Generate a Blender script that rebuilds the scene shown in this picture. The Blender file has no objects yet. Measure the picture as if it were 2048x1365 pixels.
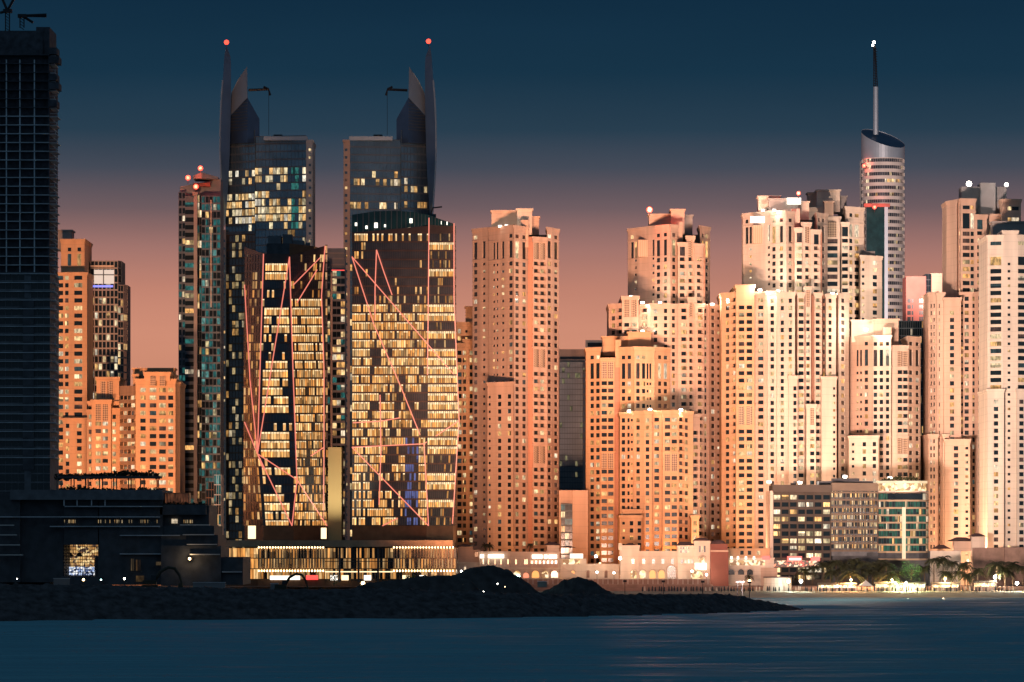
import bpy, math, random
from mathutils import Vector, noise
rnd = random.Random(7)
SC = bpy.context.scene
COL = SC.collection
F, HC, CX, HY = 8904.0, 25.0, 1024.0, 1086.0     # focal length in photo pixels, eye height, principal column, horizon row
def X(px, d): return (px - CX) * d / F
def Z(py, d): return HC + (HY - py) * d / F
# ------------------------------------------------------------------ camera
cam = bpy.data.cameras.new('camera'); co = bpy.data.objects.new('camera', cam); COL.objects.link(co)
co.location = (0, 0, HC); co.rotation_euler = (math.radians(90), 0, 0)
cam.sensor_width = 36.0; cam.lens = 36.0 * F / 2048.0
cam.shift_y = (HY - 682.5) / 2048.0
cam.clip_start = 5; cam.clip_end = 60000
SC.camera = co
# ------------------------------------------------------------------ sky
def lin(c):
    return tuple(((v / 255.0) / 12.92 if v <= 10 else (((v / 255.0) + .055) / 1.055) ** 2.4) for v in c)
W = bpy.data.worlds.new("World"); SC.world = W; W.use_nodes = True
nt = W.node_tree; nt.nodes.clear()
N = lambda t: nt.nodes.new(t)
wo = N('ShaderNodeOutputWorld'); bg = N('ShaderNodeBackground'); tc = N('ShaderNodeTexCoord'); sx = N('ShaderNodeSeparateXYZ')
nt.links.new(tc.outputs['Generated'], sx.inputs[0])
mr = N('ShaderNodeMapRange'); mr.inputs['From Min'].default_value = 0; mr.inputs['From Max'].default_value = .125
nt.links.new(sx.outputs['Z'], mr.inputs['Value'])
rp = N('ShaderNodeValToRGB'); nt.links.new(mr.outputs[0], rp.inputs[0])
SKY = [(1086, (204, 138, 108)), (800, (207, 140, 112)), (660, (207, 141, 117)), (580, (194, 132, 113)), (500, (163, 117, 109)),
       (420, (112, 93, 97)), (340, (69, 75, 88)), (265, (40, 62, 79)), (150, (23, 52, 72)), (0, (17, 45, 66)), (-60, (16, 43, 64))]
el = rp.color_ramp.elements
while len(el) > 1: el.remove(el[-1])
for i, (r, c) in enumerate(SKY):
    p = (HY - r) / F / .125
    e = el[0] if i == 0 else el.new(min(p, 1))
    e.position = min(p, 1); e.color = lin(c) + (1,)
ys = N('ShaderNodeMapRange'); ys.interpolation_type = 'SMOOTHSTEP'
ys.inputs['From Min'].default_value = -.1; ys.inputs['From Max'].default_value = .75
nt.links.new(sx.outputs['Y'], ys.inputs['Value'])
mx = N('ShaderNodeMix'); mx.data_type = 'RGBA'
mx.inputs[6].default_value = (.062, .112, .168, 1)      # brighter twilight on the side where the sun went down, behind the viewer
nt.links.new(ys.outputs[0], mx.inputs[0]); nt.links.new(rp.outputs[0], mx.inputs[7])
sn = N('ShaderNodeTexNoise'); sn.inputs['Scale'].default_value = 1; sn.inputs['Detail'].default_value = 4; sm = N('ShaderNodeMapping'); sm.inputs['Scale'].default_value = (9, 9, 60)
nt.links.new(tc.outputs['Generated'], sm.inputs[0]); nt.links.new(sm.outputs[0], sn.inputs['Vector']); sr = N('ShaderNodeMapRange'); sr.inputs['To Min'].default_value = .90; sr.inputs['To Max'].default_value = 1.10
nt.links.new(sn.outputs[0], sr.inputs['Value']); nt.links.new(sr.outputs[0], bg.inputs[1]); nt.links.new(mx.outputs[2], bg.inputs[0])
nt.links.new(bg.outputs[0], wo.inputs[0])
# ------------------------------------------------------------------ exposure, render switches
SC.view_settings.view_transform = 'Standard'; SC.view_settings.look = 'None'
SC.view_settings.exposure = 0; SC.view_settings.gamma = 1
SC.render.engine = 'CYCLES'
SC.cycles.use_denoising = True
try: SC.cycles.denoiser = 'OPENIMAGEDENOISE'; SC.cycles.denoising_prefilter = 'ACCURATE'
except Exception: pass
SC.cycles.max_bounces = 5; SC.cycles.diffuse_bounces = 2; SC.cycles.glossy_bounces = 3
SC.cycles.sample_clamp_indirect = 4.0; SC.cycles.caustics_reflective = False; SC.cycles.caustics_refractive = False
# ------------------------------------------------------------------ materials
M = {}
def nodes(name):
    m = bpy.data.materials.new(name); m.use_nodes = True; M[name] = m
    t = m.node_tree; return m, t, t.nodes['Principled BSDF']
def simple(name, c, rough=.7, metal=0, var=.12, scale=.15, spec=.3, zscale=1.0):
    m, t, b = nodes(name)
    n = t.nodes.new('ShaderNodeTexNoise'); n.inputs['Scale'].default_value = scale; n.inputs['Detail'].default_value = 5
    g = t.nodes.new('ShaderNodeTexCoord'); mp = t.nodes.new('ShaderNodeMapping'); mp.inputs['Scale'].default_value = (1, 1, zscale)
    t.links.new(g.outputs['Object'], mp.inputs[0]); t.links.new(mp.outputs[0], n.inputs['Vector'])
    r = t.nodes.new('ShaderNodeMapRange'); r.inputs['From Min'].default_value = .3; r.inputs['From Max'].default_value = .7
    r.inputs['To Min'].default_value = 1 - var; r.inputs['To Max'].default_value = 1 + var
    t.links.new(n.outputs[0], r.inputs['Value'])
    v = t.nodes.new('ShaderNodeVectorMath'); v.operation = 'SCALE'; v.inputs[0].default_value = c
    t.links.new(r.outputs[0], v.inputs['Scale']); t.links.new(v.outputs[0], b.inputs['Base Color'])
    b.inputs['Roughness'].default_value = rough; b.inputs['Metallic'].default_value = metal
    b.inputs['Specular IOR Level'].default_value = spec
    return m
def stucco(name, c):                      # painted render with faint storey joints and rain streaks
    m = simple(name, c, .85, 0, .15, .22, .2, .10)
    t = m.node_tree; b = t.nodes['Principled BSDF']
    src = b.inputs['Base Color'].links[0].from_socket
    g = t.nodes.new('ShaderNodeTexCoord'); s = t.nodes.new('ShaderNodeSeparateXYZ'); t.links.new(g.outputs['Object'], s.inputs[0])
    a = t.nodes.new('ShaderNodeMath'); a.operation = 'FRACT'
    d = t.nodes.new('ShaderNodeMath'); d.operation = 'DIVIDE'; d.inputs[1].default_value = 3.63
    t.links.new(s.outputs['Z'], d.inputs[0]); t.links.new(d.outputs[0], a.inputs[0])
    l = t.nodes.new('ShaderNodeMath'); l.operation = 'LESS_THAN'; l.inputs[1].default_value = .05; t.links.new(a.outputs[0], l.inputs[0])
    k = t.nodes.new('ShaderNodeMath'); k.operation = 'MULTIPLY_ADD'; k.inputs[1].default_value = -.16; k.inputs[2].default_value = 1
    t.links.new(l.outputs[0], k.inputs[0])
    v = t.nodes.new('ShaderNodeVectorMath'); v.operation = 'SCALE'; t.links.new(src, v.inputs[0]); t.links.new(k.outputs[0], v.inputs['Scale'])
    t.links.new(v.outputs[0], b.inputs['Base Color'])
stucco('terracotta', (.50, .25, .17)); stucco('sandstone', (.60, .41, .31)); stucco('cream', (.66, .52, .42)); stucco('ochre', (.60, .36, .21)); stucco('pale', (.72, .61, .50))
simple('parapet_grey', (.32, .28, .26), .8)
simple('white_concrete', (.6, .56, .52), .7)
simple('grey_concrete', (.22, .22, .23), .8)
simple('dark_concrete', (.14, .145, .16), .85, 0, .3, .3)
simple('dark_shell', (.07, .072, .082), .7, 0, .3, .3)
simple('dark_slab', (.5, .52, .55), .8, 0, .25, .2)
simple('netting', (.065, .067, .08), .95, 0, .4, .5)
simple('dark_glass', (.010, .016, .022), .12, 0, .3, .2, .5)
simple('teal_glass', (.012, .05, .055), .12, 0, .4, .2, .5)
simple('blue_glass', (.14, .23, .29), .22, .6, .2, .15, .5)
simple('mauve_glass', (.10, .07, .06), .22, .55, .2, .15, .5)
simple('bronze_dark', (.085, .062, .058), .5, .2, .2, .3)
simple('haze_glass', (.22, .26, .30), .4, .1, .2, .1, .4); simple('hotel_cream', (.42, .30, .20), .8)
simple('smoked_glass', (.075, .085, .10), .2, .4, .25, .15, .5)
simple('bronze_glass', (.16, .13, .12), .25, .5, .2, .15, .5)
simple('silver', (.34, .41, .47), .4, .35, .06, .2)
simple('fin_metal', (.13, .20, .30), .4, .5, .1, .1)
simple('crown_dark', (.08, .13, .21), .3, .6, .15, .1)
simple('mullion_grey', (.10, .125, .15), .5)
simple('bronze', (.16, .085, .05), .45, .3, .2, .3)
simple('bronze_light', (.42, .27, .17), .4, .4, .2, .3)
simple('hotel_wall', (.085, .066, .055), .8); simple('hotel_band', (.20, .145, .11), .8)
simple('roof_tile', (.09, .05, .05), .8, 0, .2, .6)
simple('red_wall', (.24, .085, .065), .8)
simple('red_lit', (.5, .17, .14), .8)
simple('ochre_panel', (.55, .42, .20), .8, 0, .05, .05)
simple('rock', (.06, .057, .06), .95, 0, .5, .35, .1)
simple('earth', (.055, .05, .05), .97, 0, .4, .25, .1)
simple('ground_mat', (.16, .13, .10), .95, 0, .3, .05)
simple('sand', (.42, .32, .22), .95, 0, .2, .1)
simple('promenade_stone', (.30, .19, .15), .85, 0, .2, .3)
simple('steel_dark', (.03, .03, .035), .5, .5)
simple('machine', (.05, .045, .03), .6, .2)
simple('canvas_dark', (.03, .045, .055), .9)
simple('awning_cloth', (.16, .13, .10), .9)
simple('canvas_pale', (.62, .55, .45), .9)
simple('trunk', (.10, .07, .045), .9, 0, .3, 2.0)
simple('palm_leaf', (.042, .045, .02), .6, 0, .4, .8)
simple('leaf', (.06, .15, .05), .6, 0, .4, .8)
simple('shopfront_red', (.5, .05, .04), .6)
def pattern(name, c1, c2, kind):
    m, t, b = nodes(name); g = t.nodes.new('ShaderNodeTexCoord')
    if kind == 'check':
        k = t.nodes.new('ShaderNodeTexChecker'); k.inputs['Scale'].default_value = 1.6
        mp = t.nodes.new('ShaderNodeMapping'); mp.inputs['Rotation'].default_value = (0, math.radians(45), 0)
        t.links.new(g.outputs['Object'], mp.inputs[0]); t.links.new(mp.outputs[0], k.inputs[0])
        k.inputs[1].default_value = c1 + (1,); k.inputs[2].default_value = c2 + (1,); t.links.new(k.outputs[0], b.inputs['Base Color'])
    else:
        k = t.nodes.new('ShaderNodeTexWave'); k.bands_direction = 'X'; k.inputs['Scale'].default_value = .32
        t.links.new(g.outputs['Object'], k.inputs[0]); r = t.nodes.new('ShaderNodeValToRGB')
        r.color_ramp.elements[0].color = c1 + (1,); r.color_ramp.elements[1].color = c2 + (1,)
        t.links.new(k.outputs[1], r.inputs[0]); t.links.new(r.outputs[0], b.inputs['Base Color'])
    b.inputs['Roughness'].default_value = .85
pattern('lattice_mat', (.55, .40, .28), (.13, .09, .07), 'check')
pattern('ribbed_mat', (.42, .28, .19), (.58, .40, .28), 'wave')
def pane(name, scale, lo, hi, dark=(.012, .02, .026)):
    """glazing: dark reflecting glass, glowing by the face attribute wc: lit rooms, and painted-in outside light on curtains"""
    m, t, b = nodes(name)
    a = t.nodes.new('ShaderNodeAttribute'); a.attribute_name = 'wc'
    u = t.nodes.new('ShaderNodeUVMap'); mp = t.nodes.new('ShaderNodeMapping'); mp.inputs['Scale'].default_value = scale
    n = t.nodes.new('ShaderNodeTexNoise'); n.inputs['Scale'].default_value = 1; n.inputs['Detail'].default_value = 3
    t.links.new(u.outputs[0], mp.inputs[0]); t.links.new(mp.outputs[0], n.inputs['Vector'])
    r = t.nodes.new('ShaderNodeMapRange'); r.inputs['From Min'].default_value = .36; r.inputs['From Max'].default_value = .64
    r.inputs['To Min'].default_value = lo; r.inputs['To Max'].default_value = hi
    t.links.new(n.outputs[0], r.inputs['Value'])
    v = t.nodes.new('ShaderNodeVectorMath'); v.operation = 'SCALE'
    t.links.new(a.outputs['Color'], v.inputs[0]); t.links.new(r.outputs[0], v.inputs['Scale'])
    t.links.new(v.outputs[0], b.inputs['Emission Color']); b.inputs['Emission Strength'].default_value = 1
    b.inputs['Base Color'].default_value = dark + (1,); b.inputs['Roughness'].default_value = .1
    b.inputs['Specular IOR Level'].default_value = .4
    m.cycles.emission_sampling = 'NONE'
pane('room_glass', (.9, .35, 1), .45, 1.35)
pane('curtain_glass', (.9, .10, 1), .45, 1.5, (.014, .016, .02))
def glow(name, c, s, sample=False):
    m, t, b = nodes(name)
    b.inputs['Base Color'].default_value = (.2, .2, .2, 1)
    b.inputs['Emission Color'].default_value = c + (1,); b.inputs['Emission Strength'].default_value = s
    if not sample: m.cycles.emission_sampling = 'NONE'
glow('red_lamp', (1, .075, .04), 2.2); glow('white_lamp', (1, .93, .8), 14); glow('warm_lamp', (1, .66, .30), 8)
glow('teal_lamp', (.5, 1, .95), 10); glow('pink_led', (1, .24, .16), 1.0); glow('sign_white', (1, .92, .78), 2.2)
glow('sign_red', (1, .06, .05), 1.6); glow('cove', (1, .74, .42), 2.0); glow('lounge', (1, .88, .76), .6); glow('fin_glow', (1, .70, .36), 9, True); glow('cove_soft', (1, .72, .38), .8); glow('sign_orange', (1, .42, .10), 1.2); glow('shopfront_lit', (1, .30, .16), 1.1); glow('sign_blue', (.12, .22, 1), 1.3)
def sparkle(name, cols, scale, s):
    m, t, b = nodes(name); g = t.nodes.new('ShaderNodeTexCoord'); v = t.nodes.new('ShaderNodeTexVoronoi'); v.inputs['Scale'].default_value = scale
    t.links.new(g.outputs['Object'], v.inputs['Vector']); r = t.nodes.new('ShaderNodeValToRGB'); r.color_ramp.interpolation = 'CONSTANT'
    e = r.color_ramp.elements
    while len(e) > 1: e.remove(e[-1])
    for i, c in enumerate(cols): q = e[0] if i == 0 else e.new(i / len(cols)); q.position = i / len(cols); q.color = c + (1,)
    x = t.nodes.new('ShaderNodeSeparateXYZ'); t.links.new(v.outputs['Color'], x.inputs[0]); t.links.new(x.outputs[0], r.inputs[0])
    t.links.new(r.outputs[0], b.inputs['Emission Color']); b.inputs['Emission Strength'].default_value = s; b.inputs['Base Color'].default_value = (.1, .08, .06, 1)
    m.cycles.emission_sampling = 'NONE'
sparkle('hall_wall', [(.45, .22, .07), (.7, .40, .14), (.25, .12, .05), (1, .7, .32), (.08, .05, .04)], .9, 1.0)
sparkle('hall_stand', [(.5, .6, .8), (.10, .14, .28), (1, 1, 1), (.03, .04, .08), (.3, .4, .7)], 1.6, 1.2)
sparkle('bar_lights', [(1, .35, .18), (.06, .03, .03), (1, .75, .5), (.03, .02, .02), (.5, .06, .05), (.02, .02, .02)], 1.0, 1.3)
sparkle('terrace_lights', [(1, .70, .35), (.5, .28, .10), (1, .85, .6), (.25, .12, .05)], .7, 1.2)
sparkle('bar_interior', [(1, .68, .34), (.30, .16, .07), (.05, .03, .02), (.6, .34, .14), (1, .85, .6), (.02, .015, .01)], 1.1, 2.6)
sparkle('shade_cloth', [(.02, .16, .12), (.015, .10, .08), (.03, .20, .15), (.01, .06, .05)], .5, .6)
# ------------------------------------------------------------------ mesh helpers
LOC = {}
class MB:
    def __init__(s): s.v, s.f, s.m, s.c, s.uv = [], [], [], [], []
    def face(s, pts, mat, col=(0, 0, 0), uv=None):
        i = len(s.v); s.v += [tuple(p) for p in pts]; s.f.append(tuple(range(i, i + len(pts)))); s.m.append(mat); s.c.append(col)
        s.uv.append(uv or [(0, 0)] * len(pts))
    def mesh(s, verts, faces, mat):
        i = len(s.v); s.v += [tuple(p) for p in verts]
        for f in faces: s.f.append(tuple(k + i for k in f)); s.m.append(mat); s.c.append((0, 0, 0)); s.uv.append([(0, 0)] * len(f))
    def prism(s, poly, z0, z1, mat, top=None):
        n = len(poly); zt = z1 if isinstance(z1, (list, tuple)) else [z1] * n
        vs = [(p[0], p[1], z0) for p in poly] + [(p[0], p[1], zt[k]) for k, p in enumerate(poly)]
        fs = [(k, (k + 1) % n, n + (k + 1) % n, n + k) for k in range(n)] + [tuple(range(n, 2 * n)), tuple(range(n - 1, -1, -1))]
        s.mesh(vs, fs, mat)
    def box(s, x0, x1, y0, y1, z0, z1, mat): s.prism([(x0, y0), (x1, y0), (x1, y1), (x0, y1)], z0, z1, mat)
    def tube(s, pts, r, mat, n=6, r2=None):
        pts = [Vector(p) for p in pts]; vs, fs = [], []
        for k, p in enumerate(pts):
            d = (pts[min(k + 1, len(pts) - 1)] - pts[max(k - 1, 0)]).normalized()
            a = d.cross(Vector((0, 1, 0)) if abs(d.y) < .9 else Vector((1, 0, 0))).normalized(); b = d.cross(a)
            rr = r if r2 is None else r + (r2 - r) * k / (len(pts) - 1)
            for j in range(n):
                q = p + (a * math.cos(6.2832 * j / n) + b * math.sin(6.2832 * j / n)) * rr; vs.append(q)
        for k in range(len(pts) - 1):
            for j in range(n): fs.append((k * n + j, k * n + (j + 1) % n, (k + 1) * n + (j + 1) % n, (k + 1) * n + j))
        fs += [tuple(range(n - 1, -1, -1)), tuple(range((len(pts) - 1) * n, len(pts) * n))]
        s.mesh(vs, fs, mat)
    def ball(s, c, r, mat, n=8):
        vs, fs = [(c[0], c[1], c[2] - r)], []
        for i in range(1, n // 2):
            a = math.pi * i / (n // 2) - math.pi / 2
            for j in range(n): vs.append((c[0] + r * math.cos(a) * math.cos(6.2832 * j / n), c[1] + r * math.cos(a) * math.sin(6.2832 * j / n), c[2] + r * math.sin(a)))
        vs.append((c[0], c[1], c[2] + r)); L = n // 2 - 1
        for j in range(n): fs.append((0, 1 + (j + 1) % n, 1 + j)); fs.append((len(vs) - 1, 1 + (L - 1) * n + j, 1 + (L - 1) * n + (j + 1) % n))
        for i in range(L - 1):
            for j in range(n): fs.append((1 + i * n + j, 1 + i * n + (j + 1) % n, 1 + (i + 1) * n + (j + 1) % n, 1 + (i + 1) * n + j))
        s.mesh(vs, fs, mat)
    def build(s, name, parent=None, loc=None, kind=None):
        if parent is not None: o0 = LOC[parent]
        else: o0 = loc or (0, 0, 0)
        me = bpy.data.meshes.new(name)
        me.from_pydata([(v[0] - o0[0], v[1] - o0[1], v[2] - o0[2]) for v in s.v], [], s.f)
        ms = list(dict.fromkeys(s.m)); ix = {k: i for i, k in enumerate(ms)}
        for k in ms: me.materials.append(M[k])
        me.polygons.foreach_set('material_index', [ix[k] for k in s.m])
        if any(k in ('room_glass', 'curtain_glass') for k in ms):
            a = me.attributes.new('wc', 'FLOAT_COLOR', 'FACE'); buf = []
            for c in s.c: buf += [c[0], c[1], c[2], 1]
            a.data.foreach_set('color', buf)
            ul = me.uv_layers.new(name='UVMap'); buf = []
            for q in s.uv:
                for p in q: buf += [p[0], p[1]]
            ul.data.foreach_set('uv', buf)
        me.update(); o = bpy.data.objects.new(name, me); COL.objects.link(o)
        if parent is not None: o.parent = parent
        else: o.location = o0
        LOC[o] = o0
        if kind: o['kind'] = kind
        return o
def tag(o, label, cat, group=None):
    o['label'] = label; o['category'] = cat
    if group: o['group'] = group
    return o
def thing(name, label, cat, loc, group=None):
    o = bpy.data.objects.new(name, None); COL.objects.link(o); o.location = loc; o.empty_display_size = 3
    LOC[o] = tuple(loc); return tag(o, label, cat, group)
def lamp(kind, loc, power, color, parent=None, radius=.5, target=None, spread=None, blend=1.0):
    l = bpy.data.lights.new('light', kind); l.energy = power; l.color = color; l.shadow_soft_size = radius; l.specular_factor = 0
    o = bpy.data.objects.new('light', l); COL.objects.link(o)
    p = LOC[parent] if parent is not None else (0, 0, 0)
    o.location = (loc[0] - p[0], loc[1] - p[1], loc[2] - p[2])
    if parent is not None: o.parent = parent
    if target is not None:
        o.rotation_euler = (Vector(target) - Vector(loc)).to_track_quat('-Z', 'Y').to_euler()
        l.spot_size = math.radians(spread); l.spot_blend = blend
    return o
# ------------------------------------------------------------------ facades
WARM = [(1, .66, .30), (1, .74, .42), (1, .56, .20), (1, .80, .55), (.95, .70, .36), (.9, .45, .14)]
def warm(k=1.0):
    c = rnd.choice(WARM); s = k * rnd.uniform(.45, 1.25); return (c[0] * s, c[1] * s, c[2] * s)
def no_lit(px, py): return None
def lit_p(p, k=1.0, dim=.10):
    p = p * 1.45
    def f(px, py):
        r = rnd.random()
        if r < p: return warm(k)
        if r < p + dim: return (.10, .045, .03) if rnd.random() < .6 else (.03, .05, .05)  # dim panes: outside light on curtains put in as a faint glow
        return None
    return f
class Tower:
    def __init__(s, name, label, cat, px, d, zb=4.0, group=None, wall='sandstone', back=26, lit=None, maxwin=100, glass='room_glass'):
        s.root = thing(name, label, cat, (X(px, d), d, zb), group); s.d, s.zb, s.wall, s.back = d, zb, wall, d + back
        s.lit = lit or lit_p(.13); s.wins = []; s.maxwin = maxwin; s.glass = glass; s.amp = 1.8 if name == 'apartment_tower' else 1.0; s.dark = None
        if name == 'apartment_tower': s.back = d + 44
    def win(s, part, pts, w, h, px, py, lit=None, glass=None, cove=0):
        """one window: its pane or panes as faces; kept aside until finish()"""
        c = (lit or s.lit)(px, py); g = glass or s.glass; fs = []
        a, b, cc, d = [Vector(p) for p in pts]
        ou, ov = rnd.uniform(0, 90), rnd.uniform(0, 90)
        def strip(u0, u1, v0, v1, col, mat):
            q = lambda u, v: a.lerp(b, u).lerp(d.lerp(cc, u), v)
            fs.append(([q(u0, v0), q(u1, v0), q(u1, v1), q(u0, v1)], mat, col, [(ou + u0 * w, ov + v0 * h), (ou + u1 * w, ov + v0 * h), (ou + u1 * w, ov + v1 * h), (ou + u0 * w, ov + v1 * h)]))
        if c is None: strip(0, 1, 0, 1, (0, 0, 0), s.dark or g)
        else:
            vt = 1
            if cove: strip(0, 1, 1 - cove, 1, (c[0] * 2.0 + .2, c[1] * 2.1 + .2, c[2] * 2.4 + .1), 'room_glass'); vt = 1 - cove
            k = rnd.uniform(.3, .7); dm = rnd.uniform(.15, 1.0)
            c2 = tuple(x * dm for x in c)
            if rnd.random() < .5: strip(0, k, 0, vt, c, g); strip(k, 1, 0, vt, c2, g)
            elif rnd.random() < .5: strip(0, 1, 0, vt * k, c2, g); strip(0, 1, vt * k, vt, c, g)
            else: strip(0, 1, 0, vt, c, g)
        s.wins.append((w * h, part, fs))
    def facade(s, mb, part, A, B, zt, zb, cols, rev=.5, wall=None, lit=None, glass=None, cove=0):
        """wall from plan point A to B with window openings; cols = [(u0, u1, [(z0, z1)])] in metres"""
        wall = wall or s.wall
        L = math.hypot(B[0] - A[0], B[1] - A[1]); t = ((B[0] - A[0]) / L, (B[1] - A[1]) / L); n = (t[1], -t[0])
        P = lambda u, z, o=0: (A[0] + t[0] * u - n[0] * o, A[1] + t[1] * u - n[1] * o, z)
        u = 0
        for (u0, u1, holes) in sorted(cols, key=lambda c: c[0]):
            u0 = max(u0, u + .02); u1 = min(u1, L - .02)
            if u1 - u0 < .3: continue
            mb.face([P(u, zb), P(u0, zb), P(u0, zt), P(u, zt)], wall)
            z = zb
            for h in sorted(holes):
                z0, z1 = h[0], h[1]; rv = h[2] if len(h) > 2 and h[2] else rev
                if z0 < z + .05 or z1 > zt - .05: continue
                mb.face([P(u0, z), P(u1, z), P(u1, z0), P(u0, z0)], wall)
                mb.face([P(u0, z0), P(u1, z0), P(u1, z0, rv), P(u0, z0, rv)], wall)
                mb.face([P(u0, z1, rv), P(u1, z1, rv), P(u1, z1), P(u0, z1)], wall)
                mb.face([P(u0, z0, rv), P(u0, z1, rv), P(u0, z1), P(u0, z0)], wall)
                mb.face([P(u1, z0), P(u1, z1), P(u1, z1, rv), P(u1, z0, rv)], wall)
                pts = [P(u0, z0, rv), P(u1, z0, rv), P(u1, z1, rv), P(u0, z1, rv)]
                if rv > 1.2 and not (len(h) > 3 and h[3]):      # balcony: a parapet ledge in front of the recess
                    q = lambda a, o, zz: (A[0] + t[0] * a + n[0] * o, A[1] + t[1] * a + n[1] * o, zz)
                    a0, a1, zz0, zz1 = u0 - .12, u1 + .12, z0 - .18, z0 + .62
                    mb.face([q(a0, .4, zz0), q(a1, .4, zz0), q(a1, .4, zz1), q(a0, .4, zz1)], wall); mb.face([q(a0, .4, zz1), q(a1, .4, zz1), q(a1, 0, zz1), q(a0, 0, zz1)], wall)
                    mb.face([q(a0, 0, zz0), q(a0, .4, zz0), q(a0, .4, zz1), q(a0, 0, zz1)], wall); mb.face([q(a1, .4, zz0), q(a1, 0, zz0), q(a1, 0, zz1), q(a1, .4, zz1)], wall)
                if len(h) > 3 and h[3]: mb.face(pts, h[3])
                else:
                    px = CX + pts[0][0] * F / pts[0][1]; py = HY - (z0 - HC) * F / pts[0][1]
                    s.win(part, pts, u1 - u0, z1 - z0, px, py, lit, glass, cove)
                z = z1
            mb.face([P(u0, z), P(u1, z), P(u1, zt), P(u0, zt)], wall)
            u = u1
        mb.face([P(u, zb), P(L, zb), P(L, zt), P(u, zt)], wall)
    def bay(s, x0, x1, top, o0=0, o1=0, cols=(), bot=None, tall=None, toprow=None, start=None, lat=(), row0=None, pitch=None, cornice=True, wall=None, back=None, name='facade_bay', lit=None, blank=()):
        """a projecting vertical bay between photo columns x0..x1 whose roof is at photo row top; o0/o1 metres in front (-) or behind (+) the tower's depth"""
        wall = wall or s.wall; d0, d1 = s.d + o0 * s.amp, s.d + o1 * s.amp; dm = (d0 + d1) / 2
        A, B = (X(x0, d0), d0), (X(x1, d1), d1); zt = Z(top, dm); zb = s.zb if bot is None else Z(bot, dm)
        L = math.hypot(B[0] - A[0], B[1] - A[1]); k = L / (x1 - x0); bk = back or s.back
        row0 = row0 or s.row0; pitch = pitch or s.pitch; start = start if start is not None else (tall[1] + 3 if tall else top + 8)
        mb = MB(); part = {}
        cc = []
        for c in cols:
            cx, w = c[0], c[1] * 1.18; kind = c[2] if len(c) > 2 else 'w'
            hh = {'w': 8.5, 's': 5.2, 'b': 10.4, 'g': 8.8, 'n': 7.9, 'x': 7.0}[kind]; rv = 1.25 if kind == 'b' else .26
            holes = []
            if toprow and kind != 's': holes.append((Z(toprow + 4, dm), Z(toprow - 3.4, dm), .26))
            if tall: holes.append((Z(tall[1], dm), Z(tall[0], dm), .3))
            r = row0 + math.ceil((start - row0) / pitch) * pitch
            end = HY + (HC - zb) * F / dm
            while r < end - 7 and kind != 'x':
                inl = [l for l in lat if l[0] - 4 < r < l[1] + 4]
                if not (kind == 'b' and inl) and not any(b0 < r < b1 for b0, b1 in blank): holes.append((Z(r + hh / 2, dm), Z(r - hh / 2, dm), rv))
                r += pitch
            if kind == 'b':
                for l in lat: holes.append((Z(l[1], dm), Z(l[0], dm), .35, 'lattice_mat'))
            hs, z = [], -1e9
            for h in sorted(holes):
                if h[0] > z + .1: hs.append(h); z = h[1]
            cc.append(((cx - w / 2 - x0) * k, (cx + w / 2 - x0) * k, hs))
        s.facade(mb, part, A, B, zt, zb, cc, wall=wall, lit=lit)
        a2, b2 = (A[0], bk), (B[0], bk)
        Q = lambda p, z: (p[0], p[1], z)
        mb.face([Q(B, zb), Q(b2, zb), Q(b2, zt), Q(B, zt)], wall); mb.face([Q(a2, zb), Q(A, zb), Q(A, zt), Q(a2, zt)], wall)
        mb.face([Q(b2, zb), Q(a2, zb), Q(a2, zt), Q(b2, zt)], wall)
        if not cornice: mb.face([Q(A, zt), Q(B, zt), Q(b2, zt), Q(a2, zt)], wall)
        else:
            e = .55
            mb.prism([(A[0] - e, A[1] - e), (B[0] + e, B[1] - e), (B[0] + e, bk + e), (A[0] - e, bk + e)], zt, zt + .9, wall)
            mb.prism([(A[0] - .3, A[1] - .3), (B[0] + .3, B[1] - .3), (B[0] + .3, bk + .3), (A[0] - .3, bk + .3)], zt - .9, zt - .004, wall)
            if tall:
                for rr in (tall[0] - 3, tall[1] + 2):
                    z = Z(rr, dm); mb.prism([(A[0] - .25, A[1] - .25), (B[0] + .25, B[1] - .25), (B[0] + .25, B[1] + 2), (A[0] - .25, A[1] + 2)], z - .25, z + .25, wall)
            for l in lat:
                z = Z(l[0] - 2, dm); mb.prism([(A[0] - .5, A[1] - .5), (B[0] + .5, B[1] - .5), (B[0] + .5, B[1] + 2), (A[0] - .5, A[1] + 2)], z, z + .5, wall)
        part['o'] = mb.build(name, s.root)
        return part['o']
    def box(s, name, x0, x1, top, bot, off, depth, mat, cornice=False, skew=0):
        d = s.d + off * s.amp; mb = MB(); zt, zb = Z(top, d), Z(bot, d) if bot is not None else s.zb
        mb.prism([(X(x0, d), d), (X(x1, d + skew), d + skew), (X(x1, d + skew), d + depth), (X(x0, d), d + depth)], zb, zt, mat)
        if cornice:
            e = .6
            mb.prism([(X(x0, d) - e, d - e), (X(x1, d + skew) + e, d + skew - e), (X(x1, d) + e, d + depth + e), (X(x0, d) - e, d + depth + e)], zt, zt + .8, mat)
        return mb.build(name, s.root)
    def plate(s, name, x0, x1, top, bot, off, mat, thick=.25):
        d = s.d + off * s.amp; mb = MB(); mb.box(X(x0, d), X(x1, d), d, d + thick, Z(bot, d), Z(top, d), mat); return mb.build(name, s.root)
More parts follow.
